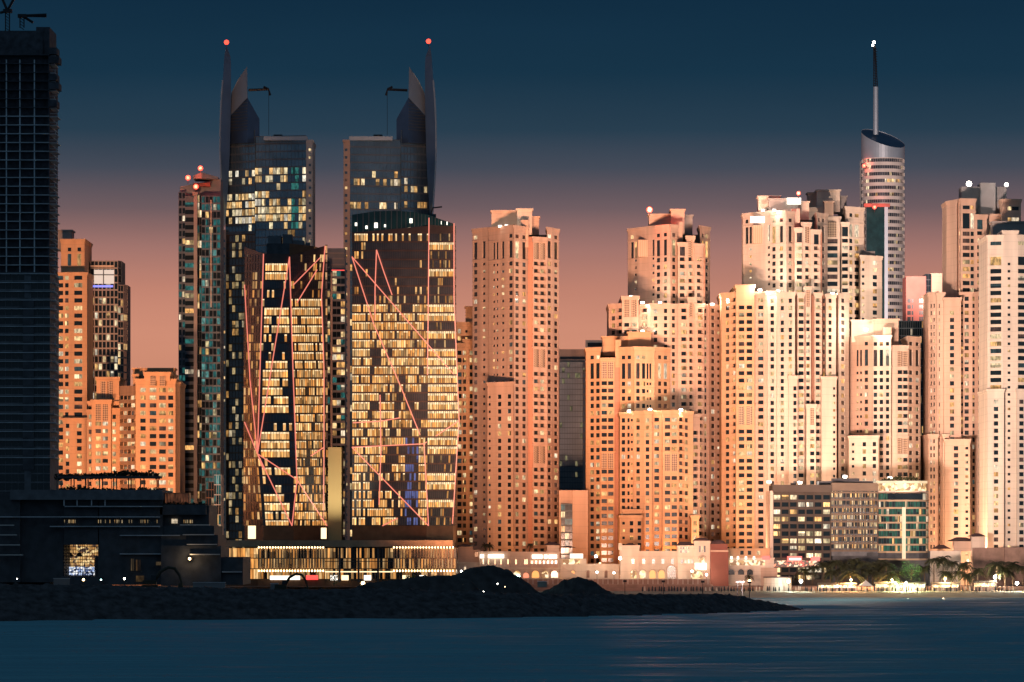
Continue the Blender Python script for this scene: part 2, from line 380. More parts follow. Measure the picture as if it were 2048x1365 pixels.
    def sheer(s, x0, x1, top, o0, o1, nu, fh, name='curtain_wall', bot=None, band=.28, mull=.12, wall='mullion_grey', lit=None, glass=None, rev=.2, back=None, roof=None, cove=0, skip=None):
        """a curtain wall: nu panes across, storey height fh photo rows"""
        d0, d1 = s.d + o0, s.d + o1; dm = (d0 + d1) / 2; A, B = (X(x0, d0), d0), (X(x1, d1), d1); zt = Z(top, dm); zb = s.zb if bot is None else Z(bot, dm)
        L = math.hypot(B[0] - A[0], B[1] - A[1]); h = fh * dm / F; part = {}; mb = MB(); rows = []
        z = zt - h
        while z > zb + .3: rows.append((z + h * band * .5, z + h * (1 - band * .5))); z -= h
        pw = L / nu
        s.facade(mb, part, A, B, zt, zb, [(i * pw + mull / 2, (i + 1) * pw - mull / 2, rows) for i in range(nu) if not (skip and skip(i))], rev, wall, lit, glass, cove)
        bk = back or s.back; a2, b2 = (A[0], bk), (B[0], bk); Q = lambda p, z: (p[0], p[1], z)
        wl = roof or wall
        mb.face([Q(B, zb), Q(b2, zb), Q(b2, zt), Q(B, zt)], wl); mb.face([Q(a2, zb), Q(A, zb), Q(A, zt), Q(a2, zt)], wl)
        mb.face([Q(b2, zb), Q(a2, zb), Q(a2, zt), Q(b2, zt)], wl); mb.face([Q(A, zt), Q(B, zt), Q(b2, zt), Q(a2, zt)], wl)
        part['o'] = mb.build(name, s.root); return part['o']
    def finish(s):
        s.wins.sort(key=lambda w: -w[0]); rest = MB()
        for i, (a, part, fs) in enumerate(s.wins):
            if i < s.maxwin:
                mb = MB()
                for f in fs: mb.face(*f)
                mb.build('window', s.root if 'o' not in part else part['o'])
            else:
                for f in fs: rest.face(*f)
        if rest.f: rest.build('window_glazing', s.root, kind='stuff')
def beacon(label, px, py, d, r=1.0, mat='red_lamp', power=0, color=(1, .12, .06), group='red obstruction lamps on the towers', stem=3):
    p = (X(px, d), d, Z(py, d)); t = thing('beacon_lamp', label, 'lamp', (p[0], p[1], p[2] - stem), group)
    b = MB(); b.ball(p, r, mat); b.build('bulb', t)
    b = MB(); b.tube([(p[0], p[1], p[2] - stem), (p[0], p[1], p[2] - r * .8)], .18, 'steel_dark'); b.build('stem', t)
    if power: lamp('POINT', (p[0], p[1] - r - .6, p[2]), power, color, t, .8)
# ================================================================== added spots standing in for the city's lights: sodium masts (left) and whiter masts (right) on the island's far side
SODIUM, PEACH, PALE = (1, .46, .24), (1, .53, .36), (1, .71, .58)
FILL_SPOTS = [(-215, 1850, -215, 2230, 110, .9, SODIUM, 44), (-160, 1840, -205, 2200, 95, .7, SODIUM, 34), (-32, 1800, 4, 2230, 150, 1.15, SODIUM, 36), (0, 1795, 50, 2200, 120, .48, SODIUM, 40),
          (25, 1790, 80, 2230, 140, .70, PEACH, 42), (45, 1775, 12, 2200, 150, .26, PALE, 30), (60, 1765, 125, 2230, 140, .60, PEACH, 42), (75, 1750, 160, 2230, 150, .55, PALE, 42), (90, 1740, 200, 2230, 130, .62, PALE, 42), (88, 1735, 235, 2200, 130, .72, PALE, 42), (92, 1725, 260, 2200, 120, .62, PALE, 42)]
FILL_SPOT_W = 5.0e6
def make_fill_masts():
    for i, (x, y, tx, ty, tz, k, c, sp) in enumerate(FILL_SPOTS):
        t = thing('fill_light_mast', 'added floodlight mast on the island to wash the towers with light', 'floodlight', (x, y, 2), 'added floodlight masts on the island')
        b = MB(); b.tube([(x, y, 2), (x, y, 9.3)], .16, 'steel_dark', 8, .1); b.build('pole', t)
        b = MB(); b.box(x - .7, x + .7, y - .15, y + .25, 9.3, 10.1, 'steel_dark'); b.build('lamp_head', t)
        lamp('SPOT', (x, y + .8, 9.7), FILL_SPOT_W * k * 1.15, c, t, 13.0, (tx, ty, tz), sp, .9)
make_fill_masts()
# ================================================================== water, island, shore
def water():
    """one sheet of long low waves, fine where the photograph looks"""
    xs = [-9000, -1200, -600] + [-420 + 14 * i for i in range(61)] + [600, 1200, 9000]
    ys = [-800, 300, 560]; y = 600.0
    while y < 1500: ys.append(y); y += .8
    while y < 2020: ys.append(y); y += 1.0
    ys += [2100, 6000, 30000]
    comp = []
    for i in range(9):
        lam = rnd.uniform(4.5, 12); ky = 6.2832 / lam; comp.append((rnd.uniform(-.05, .05), ky, rnd.uniform(0, 6.28), .12 / ky))
    vs, fs = [], []
    for y in ys:
        near = 600 <= y < 2005
        for x in xs:
            vs.append((x, y, sum(c[3] * math.sin(c[0] * x + c[1] * y + c[2]) for c in comp) if near and abs(x) < 430 else 0))
    n = len(xs)
    for i in range(len(ys) - 1):
        for j in range(n - 1): fs.append((i * n + j, i * n + j + 1, (i + 1) * n + j + 1, (i + 1) * n + j))
    b = MB(); b.mesh(vs, fs, 'sea'); return b.build('sea', kind='structure')
m, t, bs = nodes('sea')
bs.inputs['Base Color'].default_value = (.11, .30, .36, 1); bs.inputs['Roughness'].default_value = .30
bs.inputs['IOR'].default_value = 1.33; bs.inputs['Specular IOR Level'].default_value = .5
g = t.nodes.new('ShaderNodeTexCoord'); mp = t.nodes.new('ShaderNodeMapping'); mp.inputs['Scale'].default_value = (.010, .075, 1)
n1 = t.nodes.new('ShaderNodeTexNoise'); n1.inputs['Scale'].default_value = 1; n1.inputs['Detail'].default_value = 6
n2 = t.nodes.new('ShaderNodeTexNoise'); n2.inputs['Scale'].default_value = 14; n2.inputs['Detail'].default_value = 3
bp = t.nodes.new('ShaderNodeBump'); bp.inputs['Strength'].default_value = .5; bp.inputs['Distance'].default_value = .5
ad = t.nodes.new('ShaderNodeMath'); ad.operation = 'MULTIPLY_ADD'; ad.inputs[1].default_value = .12
t.links.new(g.outputs['Object'], mp.inputs[0]); t.links.new(mp.outputs[0], n1.inputs['Vector']); t.links.new(mp.outputs[0], n2.inputs['Vector'])
t.links.new(n2.outputs[0], ad.inputs[0]); t.links.new(n1.outputs[0], ad.inputs[2]); t.links.new(ad.outputs[0], bp.inputs['Height'])
t.links.new(bp.outputs[0], bs.inputs['Normal'])
rr = t.nodes.new('ShaderNodeMapRange'); rr.inputs['To Min'].default_value = .24; rr.inputs['To Max'].default_value = .5
t.links.new(n1.outputs[0], rr.inputs['Value']); t.links.new(rr.outputs[0], bs.inputs['Roughness'])
water()
def mainland():
    xs = [-9000, -800] + [-600 + 20 * i for i in range(61)] + [800, 9000]
    prof = [(1985, -1.5), (2006, .15), (2030, 1.4), (2052, 2.2), (2075, 2.8), (2100, 3.6), (2160, 4), (2600, 4), (30000, 6)]
    vs, fs = [], []
    for (y, z) in prof:
        for x in xs: vs.append((x, y + (6 * noise.noise(Vector((x * .02, y * .01, 0))) if y < 2040 else 0), z))
    n = len(xs)
    for i in range(len(prof) - 1):
        for j in range(n - 1): fs.append((i * n + j, i * n + j + 1, (i + 1) * n + j + 1, (i + 1) * n + j))
    b = MB(); b.mesh(vs, fs, 'sand'); b.m = ['sand' if f[0] < n * 5 else 'ground_mat' for f in b.f]; b.build('beach', kind='structure')
mainland()
def yfront(x):                            # the island's waterline, metres from the eye
    pts = [(-600, 1385), (-161, 1400), (0, 1460), (60, 1540), (100, 1612), (113, 1645)]
    for (a, ya), (c, yc) in zip(pts, pts[1:]):
        if x <= c: return ya + (yc - ya) * max(0, (x - a) / (c - a))
    return 1645
def crest(x):
    px = CX + x * F / yfront(x)
    pts = [(-4000, 1168), (120, 1170), (300, 1175), (450, 1178), (560, 1180), (700, 1178), (860, 1180), (1000, 1186), (1240, 1190), (1500, 1190), (1580, 1193), (1640, 1212)]
    for (a, ya), (c, yc) in zip(pts, pts[1:]):
        if px <= c: r = ya + (yc - ya) * max(0, (px - a) / (c - a)); break
    else: r = 1215
    return HC + (HY - r) * (yfront(x) + 25) / F
def island():
    xs = []; x = -420.0
    while x < 113: xs.append(x); x += 1.0 if x > -170 else 6
    ts = [0, 1.2, 2.4, 3.6, 4.8, 6, 7.2, 8.4, 9.6, 10.8, 12, 13.4, 15, 17, 19, 22, 25, 32, 45, 70, 110, 180]
    vs, fs = [], []
    for s_ in ts:
        for x in xs:
            y0 = yfront(x); c = crest(x)
            tip = min(1, max(0, (113 - x) / 34)) ** .85
            f = min(1, s_ / 25); h = -.6 + (c + .6) * (f ** .8) * (tip if tip < 1 else 1)
            if s_ > 30: h = c * tip - min(1.5, (s_ - 30) * .05)
            nz = noise.noise(Vector((x * .45, s_ * .5, 1))) * .6 + noise.noise(Vector((x * 1.9, s_ * 1.7, 4))) * .9
            vs.append((x, y0 + s_ + (nz * .6 if 0 < s_ < 25 else 0), h + nz * (1 if s_ < 26 else .5)))
    n = len(xs)
    for i in range(len(ts) - 1):
        for j in range(n - 1): fs.append((i * n + j, i * n + j + 1, (i + 1) * n + j + 1, (i + 1) * n + j))
    # far side of the island, flat construction ground down to the strait
    b = MB(); b.mesh(vs, fs, 'rock')
    top = [(-420, 1500, 6.0), (-150, 1530, 6.0), (20, 1620, 5.5), (72, 1680, 4.0), (92, 1705, 2.6), (96, 1760, 2.2), (70, 1880, 3.0), (-420, 1915, 3.5)]
    b.face(top, 'earth'); bt = [(p[0] + (22 if p[0] > 50 else 0), p[1] + (18 if p[1] > 1850 else 0), -1) for p in top]
    for i in range(len(top)):
        j = (i + 1) % len(top); b.face([bt[i], bt[j], top[j], top[i]], 'rock')
    b.build('rocky_shore', kind='structure')
island()
def mound(label, d, prof, depth):
    """an earth heap; prof = [(px, row)] skyline"""
    n = 60; m_ = 14; x0, x1 = prof[0][0], prof[-1][0]; vs, fs = [], []; base = 4.0
    for i in range(n + 1):
        px = x0 + (x1 - x0) * i / n
        for (a, ya), (c, yc) in zip(prof, prof[1:]):
            if px <= c + 1e-6:
                u = (px - a) / (c - a); r = ya + (yc - ya) * (u * u * (3 - 2 * u) * .5 + u * .5); break
        h = max(Z(r, d) - base, .05)
        for j in range(m_ + 1):
            v = j / m_ * 2 - 1
            z = base + h * max(0, 1 - abs(v) ** 1.3) + (noise.noise(Vector((px * .09, v * 4, d))) * .55 + noise.noise(Vector((px * .3, v * 9, d))) * .3) * (1 if abs(v) < .9 else 0)
            vs.append((X(px, d), d + v * depth, z if abs(v) < .97 else base - 2))
    for i in range(n):
        for j in range(m_): a = i * (m_ + 1) + j; fs.append((a, a + m_ + 1, a + m_ + 2, a + 1))
    b = MB(); b.mesh(vs, fs, 'earth'); o = b.build('earth_mound', loc=(X((x0 + x1) / 2, d), d, base)); tag(o, label, 'earth mound', 'heaps of earth on the island')
mound('largest rounded heap of dark earth in front of the low pink shopping building', 1580, [(840, 1186), (880, 1166), (910, 1150), (940, 1136), (985, 1131), (1015, 1140), (1045, 1158), (1080, 1186)], 14)
mound('lower rounded heap of dark earth in front of the fenced promenade', 1585, [(1070, 1188), (1100, 1178), (1125, 1162), (1155, 1154), (1185, 1162), (1215, 1182), (1245, 1196)], 12)
mound('long low ridge of dark earth before the lit podium', 1545, [(690, 1184), (735, 1166), (790, 1160), (850, 1152), (900, 1151), (940, 1160), (965, 1186)], 12)
# ================================================================== pale residential towers
GR = 'sand coloured residential towers along the beach'
def lit_ramp(p): return lit_p(p)
# --- the slim tower in the middle
T = Tower('apartment_tower', 'slim peach apartment tower standing alone beside the glass tower with red light lines', 'apartment tower', 1032, 2200, group=GR, lit=lit_p(.12)); C = T
T.row0, T.pitch = 529.3, 14.7; TL = (484, 518); TR = 474
T.bay(950, 1115, 470, 23, 23, cornice=False, name='core_wall')
T.bay(945, 978, 460, 22, 14, [(951, 6), (968, 4.5, 's')], tall=TL, toprow=TR)
T.bay(978, 1028, 456, 12, 0, [(988, 3.4, 's'), (994.5, 3.4, 's'), (1006, 4.2, 's'), (1021.5, 6)], tall=TL, toprow=TR)
T.bay(975, 1027, 768, 3, -5, [(979, 4, 's'), (999, 6), (1018.5, 6)], start=780)
T.bay(1028, 1056, 456, -1, 6, [(1034.5, 6), (1048.5, 6)], tall=TL, toprow=TR)
T.bay(1066, 1094, 478, 5, 9, [(1073.5, 9, 'b'), (1086, 9, 'b')], start=522, lat=[(486, 519), (699, 735), (893, 927)])
T.bay(1094, 1118, 460, 9, 18, [(1099, 5.5), (1112, 5.5)], tall=TL, toprow=TR)
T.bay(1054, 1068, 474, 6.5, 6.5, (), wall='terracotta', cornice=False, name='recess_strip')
T.box('penthouse', 983, 1036, 424, 470, 12, 12, 'sandstone', True); T.box('penthouse', 1034, 1064, 420.5, 470, 8, 16, 'cream', True)
T.box('penthouse', 1062, 1078, 436, 470, 14, 10, 'sandstone', True); T.box('stair_core', 1042, 1057, 440, 495, 5, 6, 'sandstone')
T.finish()
# --- tower behind it on the left
T = Tower('apartment_tower', 'lower yellowish apartment tower half hidden behind the glass tower edge', 'apartment tower', 930, 2260, group=GR, wall='ochre', lit=lit_p(.25))
T.row0, T.pitch = 663, 14.4
T.bay(906, 948, 648, 0, 2, [(918.6, 5), (933, 4, 's')], start=660, blank=[(685, 2000)])
T.bay(906, 928, 690, -5, -4, [(919, 7), (928 - 1, 2)], start=700); T.bay(926, 960, 682, -3, -2, [(928.5, 6), (943, 6)], start=692)
T.box('penthouse', 931, 947, 616, 660, 6, 10, 'ochre', True)
T.finish()
# --- stepped tower group, upper shaft and its shoulders
T = Tower('apartment_tower', 'tall stepped apartment tower with a red star lamp and floodlit terraces', 'apartment tower', 1330, 2245, group=GR, lit=lit_p(.16)); D = T
T.row0, T.pitch = 520, 14.4; TL = (482.6, 515); TR = 472
T.bay(1262, 1414, 470, 23, 23, cornice=False, name='core_wall')
T.bay(1256, 1311, 458, 22, 8, [(1264.5, 5, 'x'), (1271.5, 3.6, 's'), (1306.5, 4, 's')], tall=TL, toprow=TR, start=516, bot=620)
T.plate('ribbed_panel', 1276, 1303, 480, 514, 12, 'ribbed_mat', 8)
T.bay(1311, 1341, 453.5, 8, 1, [(1316.5, 6), (1330.5, 5.5)], tall=(480, 512), toprow=470, bot=640)
T.bay(1341, 1355, 453, 0, 3, [(1348, 5.5)], tall=(480, 512), toprow=470, bot=640)
T.bay(1356, 1373, 488.5, 0, 1, [(1365, 9, 'b')], tall=(494, 512), bot=640); T.bay(1373, 1389, 475.5, 2, 3, [(1381, 7, 'b')], start=520, lat=[(481, 514)], bot=640)
T.bay(1389, 1407, 491, 2, 5, [(1399, 8.5, 'b')], tall=(496, 515), bot=640); T.bay(1400, 1420, 456.5, 9, 17, [(1406, 3, 'n'), (1413.6, 4.4, 'n')], tall=TL, toprow=TR, bot=640)
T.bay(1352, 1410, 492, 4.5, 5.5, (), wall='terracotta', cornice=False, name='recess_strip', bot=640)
T.box('penthouse', 1298, 1344, 431, 470, 13, 12, 'sandstone', True); T.box('penthouse', 1342, 1369, 421.5, 470, 9, 16, 'sandstone', True); T.box('penthouse', 1366, 1385, 433, 470, 14, 10, 'parapet_grey', True)
T.box('stair_core', 1350, 1365, 444, 490, 5, 6, 'sandstone')
T.row0, T.pitch = 622.5, 14.4
T.bay(1217.5, 1246, 611, 0, -4, [(1226.5, 6), (1239, 8.5, 'b')]); T.bay(1244, 1277, 596, -6, -7, [(1253, 9, 'b'), (1268, 9, 'b')], lat=[(600, 634)], start=636)
T.bay(1277, 1301, 613, -4, -6, [(1289, 8.5, 'b')]); T.bay(1301, 1339, 610.5, -7, -9, [(1311, 6), (1331, 5.5)]); T.bay(1339, 1355, 611.5, -9, -7, [(1347, 5.5)])
T.bay(1355, 1378, 611, -6, -5, [(1368, 9, 'b')]); T.bay(1377, 1390, 598, -5, -4, [(1382.5, 6.5, 'b')], lat=[(606, 634)], start=636); T.bay(1390, 1408, 611, -5, -3, [(1401, 9, 'b')])
T.bay(1407, 1421, 612, 1, 3, [(1411, 3.2)]); T.bay(1420, 1445, 613, -1, 7, [(1426, 5.5), (1437, 4, 's')])
T.bay(1383, 1400, 832, -11, -10, [(1391, 7.5, 'b')], lat=[(836, 862)], start=864, bot=1036)
T.finish()
# --- front shoulders of that group: a lower tower and a lower podium tower
T = Tower('apartment_tower', 'short orange apartment tower with twin lattice strips standing in front of the stepped tower', 'apartment tower', 1250, 2205, group=GR, wall='ochre', lit=lit_p(.2))
T.row0, T.pitch = 768, 14.75; TL = (727, 758); TR = 715
T.bay(1176, 1338, 705, 23, 23, cornice=False, name='core_wall')
T.bay(1172, 1201, 699, 10, 6, [(1184, 6.2), (1195.5, 6.2)], tall=TL, toprow=TR); T.bay(1201, 1229, 719.5, 4, 4, [(1208.5, 9, 'b'), (1221.5, 9, 'b')], lat=[(724, 757), (907, 938)], start=762)
T.bay(1240, 1269, 698, 4, 1, [(1246.8, 6), (1258.4, 6)], tall=TL, toprow=TR); T.bay(1268.5, 1309, 697.5, 0, 3, [(1276, 6), (1287.3, 5.5), (1295.2, 3.2, 's'), (1300.8, 3.2, 's')], tall=TL, toprow=TR)
T.bay(1308.5, 1340, 698.5, 5, 12, [(1319.6, 5.5), (1331.2, 6)], tall=TL, toprow=TR)
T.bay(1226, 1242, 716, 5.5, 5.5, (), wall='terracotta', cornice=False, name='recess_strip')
T.box('penthouse', 1205, 1258, 676, 712, 12, 12, 'ochre', True); T.box('penthouse', 1256, 1302, 667, 712, 11, 13, 'ochre', True); T.box('stair_core', 1230.5, 1242, 680, 735, 5, 8, 'ochre')
T.finish()
T = Tower('apartment_tower', 'broad low orange apartment block with lit roof terrace directly above the pink promenade building', 'apartment block', 1328, 2180, group=GR, wall='ochre', lit=lit_p(.22))
T.row0, T.pitch = 841, 14.6
T.bay(1240, 1268, 828, 3, 0, [(1246.6, 6), (1256.8, 4, 'n'), (1263.5, 3.6, 's')]); T.bay(1267, 1290, 826, -1, -3, [(1276, 6)]); T.bay(1289, 1304, 825, -3, -3, [(1295, 6)])
T.bay(1304, 1325, 825, -1, -1, [(1313.5, 8, 'b')]); T.bay(1325, 1357, 824.5, -4, -4, [(1335, 9, 'b'), (1348.6, 9, 'b')], lat=[(908, 943)], start=833); T.bay(1357, 1386, 826, -2, 3, [(1363.5, 8.5, 'b'), (1373, 5.5)])
T.row0 = 1047; T.bay(1240, 1283, 1034.5, -9, -11, [(1247, 4.4, 's'), (1263, 6), (1278.6, 6)]); T.bay(1383, 1398, 1035, -6, -4, [(1390, 6)])
T.box('penthouse', 1245, 1284, 1022, 1040, -4, 6, 'ochre', True)
T.finish()
# --- the widest tower, right of centre
T = Tower('apartment_tower', 'widest pale apartment tower with white floodlit roof signs above the grey hotel', 'apartment tower', 1570, 2225, group=GR, wall='cream', lit=lit_p(.18)); E = T
T.row0, T.pitch = 498, 14.55; TL = (453, 486); TR = 441
T.bay(1492, 1648, 440, 23, 23, cornice=False, name='core_wall')
T.bay(1486, 1541, 428, 18, 6, [(1493.7, 5, 'x'), (1501, 4, 's'), (1537.5, 4, 's')], tall=TL, toprow=TR, start=497, bot=610, blank=[(430, 437)])
T.plate('ribbed_panel', 1505, 1534.5, 451, 487, 9.5, 'ribbed_mat', 8)
T.plate('roof_sign', 1501, 1536, 433, 446, 8.5, 'sign_white', 1); T.plate('roof_sign', 1574, 1602, 396, 409, 8, 'sign_white', 1)
T.bay(1541, 1573, 425.6, 6, 0, [(1547.6, 6), (1562.6, 5.5)], tall=TL, toprow=TR, bot=620); T.bay(1573, 1589, 426.5, -1, 2, [(1580.7, 5.5)], tall=TL, toprow=TR, bot=620)
T.bay(1589.5, 1604, 459, 0, 0, [(1598.8, 9, 'b')], tall=(466, 485), bot=620); T.bay(1604, 1622, 448.5, 1, 2, [(1614.5, 7, 'b')], lat=[(454, 486)], start=492, bot=620)
T.bay(1622, 1641, 463, 1, 3, [(1633, 8.5, 'b')], tall=(469, 489), bot=620); T.bay(1634, 1655, 430.5, 6, 13, [(1638.4, 3.4, 'n'), (1646.7, 4, 'n')], tall=TL, toprow=TR, bot=620)
T.bay(1587, 1644, 464, 4, 4.6, (), wall='terracotta', cornice=False, name='recess_strip', bot=620)
T.box('penthouse', 1517, 1560, 395, 440, 12, 12, 'cream', True); T.box('penthouse', 1538, 1596, 400, 440, 10, 14, 'parapet_grey', True); T.box('penthouse', 1594, 1618, 406, 440, 12, 10, 'cream', True)
T.box('stair_core', 1583, 1600, 418, 462, 4, 6, 'cream')
T.row0, T.pitch = 602, 14.6
T.bay(1443, 1473, 589, 2, -3, [(1454.8, 6), (1467.6, 8, 'b')], wall='ochre'); T.bay(1472, 1509, 573.5, -5, -6, [(1483, 9.5, 'b'), (1498.7, 9.5, 'b')], lat=[(577, 612), (813, 850)], start=615, wall='ochre')
T.bay(1508, 1536, 587.6, -4, -5, [(1521.5, 9, 'b')], wall='sandstone'); T.bay(1535, 1555, 586, -7, -8, [(1544.4, 6)]); T.bay(1554, 1590, 588, -10, -12, [(1564.5, 5.5), (1580.6, 5.5)])
T.bay(1577, 1595, 755, -13, -12, [(1590, 5.5)]); T.bay(1595, 1609, 588.5, -8, -8, [(1602.3, 8.5, 'b')]); T.bay(1611, 1622, 577, -7, -7, [(1616, 6, 'b')], lat=[(581, 614)], start=617)
T.bay(1629, 1644, 589, -8, -7, [(1636.5, 8.5, 'b')]); T.bay(1613, 1632, 812, -10, -10, [(1624.5, 7, 'b')], lat=[(817, 850)], start=852); T.bay(1643, 1653, 590, -3, -3, [(1648, 3)], wall='terracotta', cornice=False, name='recess_strip')
T.bay(1652, 1672, 592, -8, -6, [(1660.3, 5.5)]); T.bay(1643, 1673, 757, -11, -9, [(1668.5, 4, 's')]); T.bay(1670, 1680, 592, -2, -2, (), wall='terracotta', cornice=False, name='recess_strip'); T.bay(1588, 1631, 590, -4, -4, (), wall='terracotta', cornice=False, name='recess_strip'); T.bay(1677, 1698, 591, -6, 2, [(1686, 5.8)])
T.finish()
# --- tower behind it
T = Tower('apartment_tower', 'apartment tower with wide dark balconies rising behind the widest pale tower', 'apartment tower', 1690, 2300, group=GR, wall='cream', lit=lit_p(.22))
T.row0, T.pitch = 483, 14.2
T.bay(1610, 1730, 432, 23, 23, cornice=False, name='core_wall'); T.bay(1612, 1656, 418, 6, 4, ())
T.bay(1652, 1681, 437, 1, 1, [(1664.5, 18, 'g')], lat=(), start=478); T.plate('lattice_panel', 1656, 1673, 444, 474, .6, 'lattice_mat')
T.bay(1683, 1698, 448, 0, 0, [(1690, 10, 'b')], tall=(454, 473)); T.bay(1691, 1728, 417.6, 3, 9, [(1702, 5.4), (1713.6, 7.4)], tall=(450, 474), toprow=431, start=480)
T.row0, T.pitch = 526, 14.2; T.bay(1721, 1764, 515, 2, 8, [(1726.5, 4.6, 's'), (1750, 7.6)], start=520)
T.box('penthouse', 1634, 1680, 382.5, 425, 6, 14, 'cream', True); T.box('penthouse', 1616, 1640, 388, 430, 10, 10, 'sandstone', True); T.box('penthouse', 1678, 1693, 395, 430, 10, 8, 'parapet_grey', True); T.box('roof_plant', 1724, 1750, 503, 516, 8, 8, 'parapet_grey')
T.box('lattice_turret', 1649, 1667, 405, 440, 1, 5, 'sandstone', True)
T.finish()
# --- lower tower right of it
T = Tower('apartment_tower', 'shorter cream apartment tower with a dazzling flood lamp on its roof', 'apartment tower', 1770, 2215, group=GR, wall='cream', lit=lit_p(.16)); G = T
T.row0, T.pitch = 746, 14.6; TL = (700, 732.6); TR = 688
T.bay(1704, 1836, 690, 23, 23, cornice=False, name='core_wall')
T.bay(1699, 1747, 676, 12, 4, [(1715, 3.4, 's'), (1721.8, 3.4, 's'), (1732.5, 6)], tall=TL, toprow=TR, wall='sandstone'); T.bay(1746, 1782, 674.5, 3, 1, [(1750.7, 6), (1762.7, 5.8), (1775, 5.5)], tall=TL, toprow=TR)
T.bay(1783, 1816, 694.6, 3, 4, [(1800.4, 8.5, 'b'), (1811.2, 8, 'b')], lat=[(703, 733), (877, 908)], start=740); T.bay(1816, 1841, 677, 4, 11, [(1821.6, 5.4), (1834.6, 5.4)], tall=TL, toprow=TR)
T.row0 = 889; T.bay(1698, 1757, 875, -3, -8, [(1706, 4.4, 's'), (1728.6, 6), (1748.6, 6)])
T.bay(1779, 1786, 692, 3.6, 3.6, (), wall='terracotta', cornice=False, name='recess_strip')
T.box('penthouse', 1703, 1752, 643, 685, 10, 12, 'cream', True); T.box('penthouse', 1748, 1797, 641, 690, 9, 12, 'sandstone', True); T.box('stair_core', 1767, 1783, 655, 705, 3, 6, 'sandstone')
T.finish()
# --- right hand tower
T = Tower('apartment_tower', 'tall pink apartment tower with a grey roof block carrying two white lamps', 'apartment tower', 1920, 2215, group=GR, lit=lit_p(.2)); Ht = T
T.row0, T.pitch = 468, 14.1; TL = (427, 457.5)
T.bay(1898, 2040, 432, 23, 23, cornice=False, name='core_wall')
T.bay(1893, 1914, 404.5, 12, 4, [(1900, 3, 's')], bot=600, start=470, blank=[(475, 900)]); T.bay(1911, 1923, 402, 7, 2, [(1920, 3, 'n')], tall=TL, toprow=415, bot=620)
T.bay(1922, 1951, 401, 1, 2, [(1932.5, 12), (1944.5, 5.6)], tall=TL, toprow=415, bot=620); T.bay(1951, 1974, 433, 2, 3, [(1960, 9.5, 'b')], tall=(440, 459), bot=620)
T.bay(1969, 2005, 432, 6, 6, [(1984, 8), (1997, 5)], start=446); T.bay(2004, 2042, 402, 4, 5, [(2019, 6), (2030.5, 12)], toprow=417, start=430)
T.box('roof_plant', 1923, 1962, 374, 432, 11, 14, 'grey_concrete'); T.box('roof_plant', 1961, 1991, 366, 432, 9, 16, 'grey_concrete'); T.box('roof_plant', 1990, 2013, 374, 432, 11, 12, 'grey_concrete')
T.row0, T.pitch = 598, 14.1
T.bay(1857, 1875, 588, 8, 2, [(1862, 2.6, 'n'), (1868, 2.6, 'n')], start=612); T.bay(1874, 1889, 589, 1, -1, [(1878.5, 1.8, 'n')], start=612); T.bay(1888, 1922, 599, -3, -4, [(1904, 7)], start=622)
T.bay(1920, 1945, 588, -1, -1, [(1923.4, 4.6, 's'), (1933.4, 7)]); T.bay(1943, 1954, 588, -1, 0, [(1946.6, 5.4)]); T.bay(1953, 1978, 588, -1, 1, [(1962.6, 10.5, 'b'), (1976, 3, 'n')])
T.row0 = 897; T.bay(1890, 1940, 882, -7, -9, [(1912, 7.5), (1933.6, 5, 's')]); T.bay(1857, 1876, 872, 1, -1, [(1862, 2.6, 'n'), (1868, 2.6, 'n')]); T.bay(1886, 1897, 872, -4, -5, [(1891, 2.6, 'n')])
T.finish()
# --- cream tower cut by the frame's right edge
T = Tower('apartment_tower', 'bright cream apartment tower with wide dark windows cut by the picture edge', 'apartment tower', 2030, 2160, group=GR, wall='pale', lit=lit_p(.16))
T.row0, T.pitch = 543, 14.5
T.bay(1975, 2007, 474, 2, 0, [(1991.6, 18.5, 'g')], toprow=487, tall=(514, 531), start=538, bot=784); T.bay(2006, 2036, 465, 0, 0, [(2018, 4.6, 's')], start=515); T.bay(2035, 2075, 474, 0, 2, [(2046, 17, 'g')], toprow=487, tall=(514, 531), start=538, bot=784)
T.bay(1975, 2008, 782, 1, -1.5, [(1992, 7.4)], start=794); T.bay(2034, 2075, 782, -1.5, 0, [(2043, 7.4), (2062, 7.4)], start=794); T.bay(2075, 2110, 474, 4, 12, ())
T.box('penthouse', 1985, 2070, 446, 480, 12, 10, 'parapet_grey', True)
T.finish()
# --- left group
T = Tower('apartment_tower', 'orange apartment tower beside the dark unfinished tower', 'apartment tower', 145, 2230, group=GR, wall='ochre', lit=lit_p(.3))
T.row0, T.pitch = 571, 15.2
T.bay(100, 124, 560, 2, 2, [(121 - 4, 9)], start=565); T.bay(122, 169, 482, 4, 3, [(139, 6), (158.5, 6.4)], toprow=499, tall=(508, 532), start=556, blank=[(540, 900)], bot=900)
T.bay(115, 174, 548.5, -1, -2, [(121, 9), (133.6, 6), (156.5, 13.5)], start=553); T.row0 = 852; T.bay(126, 178, 840, -5, -6, [(135, 6), (158.6, 8)])
T.box('penthouse', 108, 143, 463, 500, 12, 14, 'parapet_grey', True)
T.finish()
T = Tower('apartment_tower', 'small stepped orange apartment block with dark lattice strips in its centre', 'apartment block', 207, 2190, group=GR, wall='ochre', lit=lit_p(.5))
T.row0, T.pitch = 849, 14.9
T.bay(176, 243, 806, 6, 6, [(181, 6), (228.5, 6)], start=800); T.bay(193, 238, 758, 8, 7, [(206, 9, 'b'), (220, 9, 'b')], lat=[(763, 797)], bot=850, start=850)
T.bay(183, 222, 803.5, 0, 0, [(196.4, 9, 'b'), (210.5, 9, 'b')], lat=[(809, 842)], start=846); T.bay(221, 241, 820, 2, 3, [(228.5, 6)], start=830); T.bay(174, 184, 823, 2, 1, [(180, 5)], start=830)
T.finish()
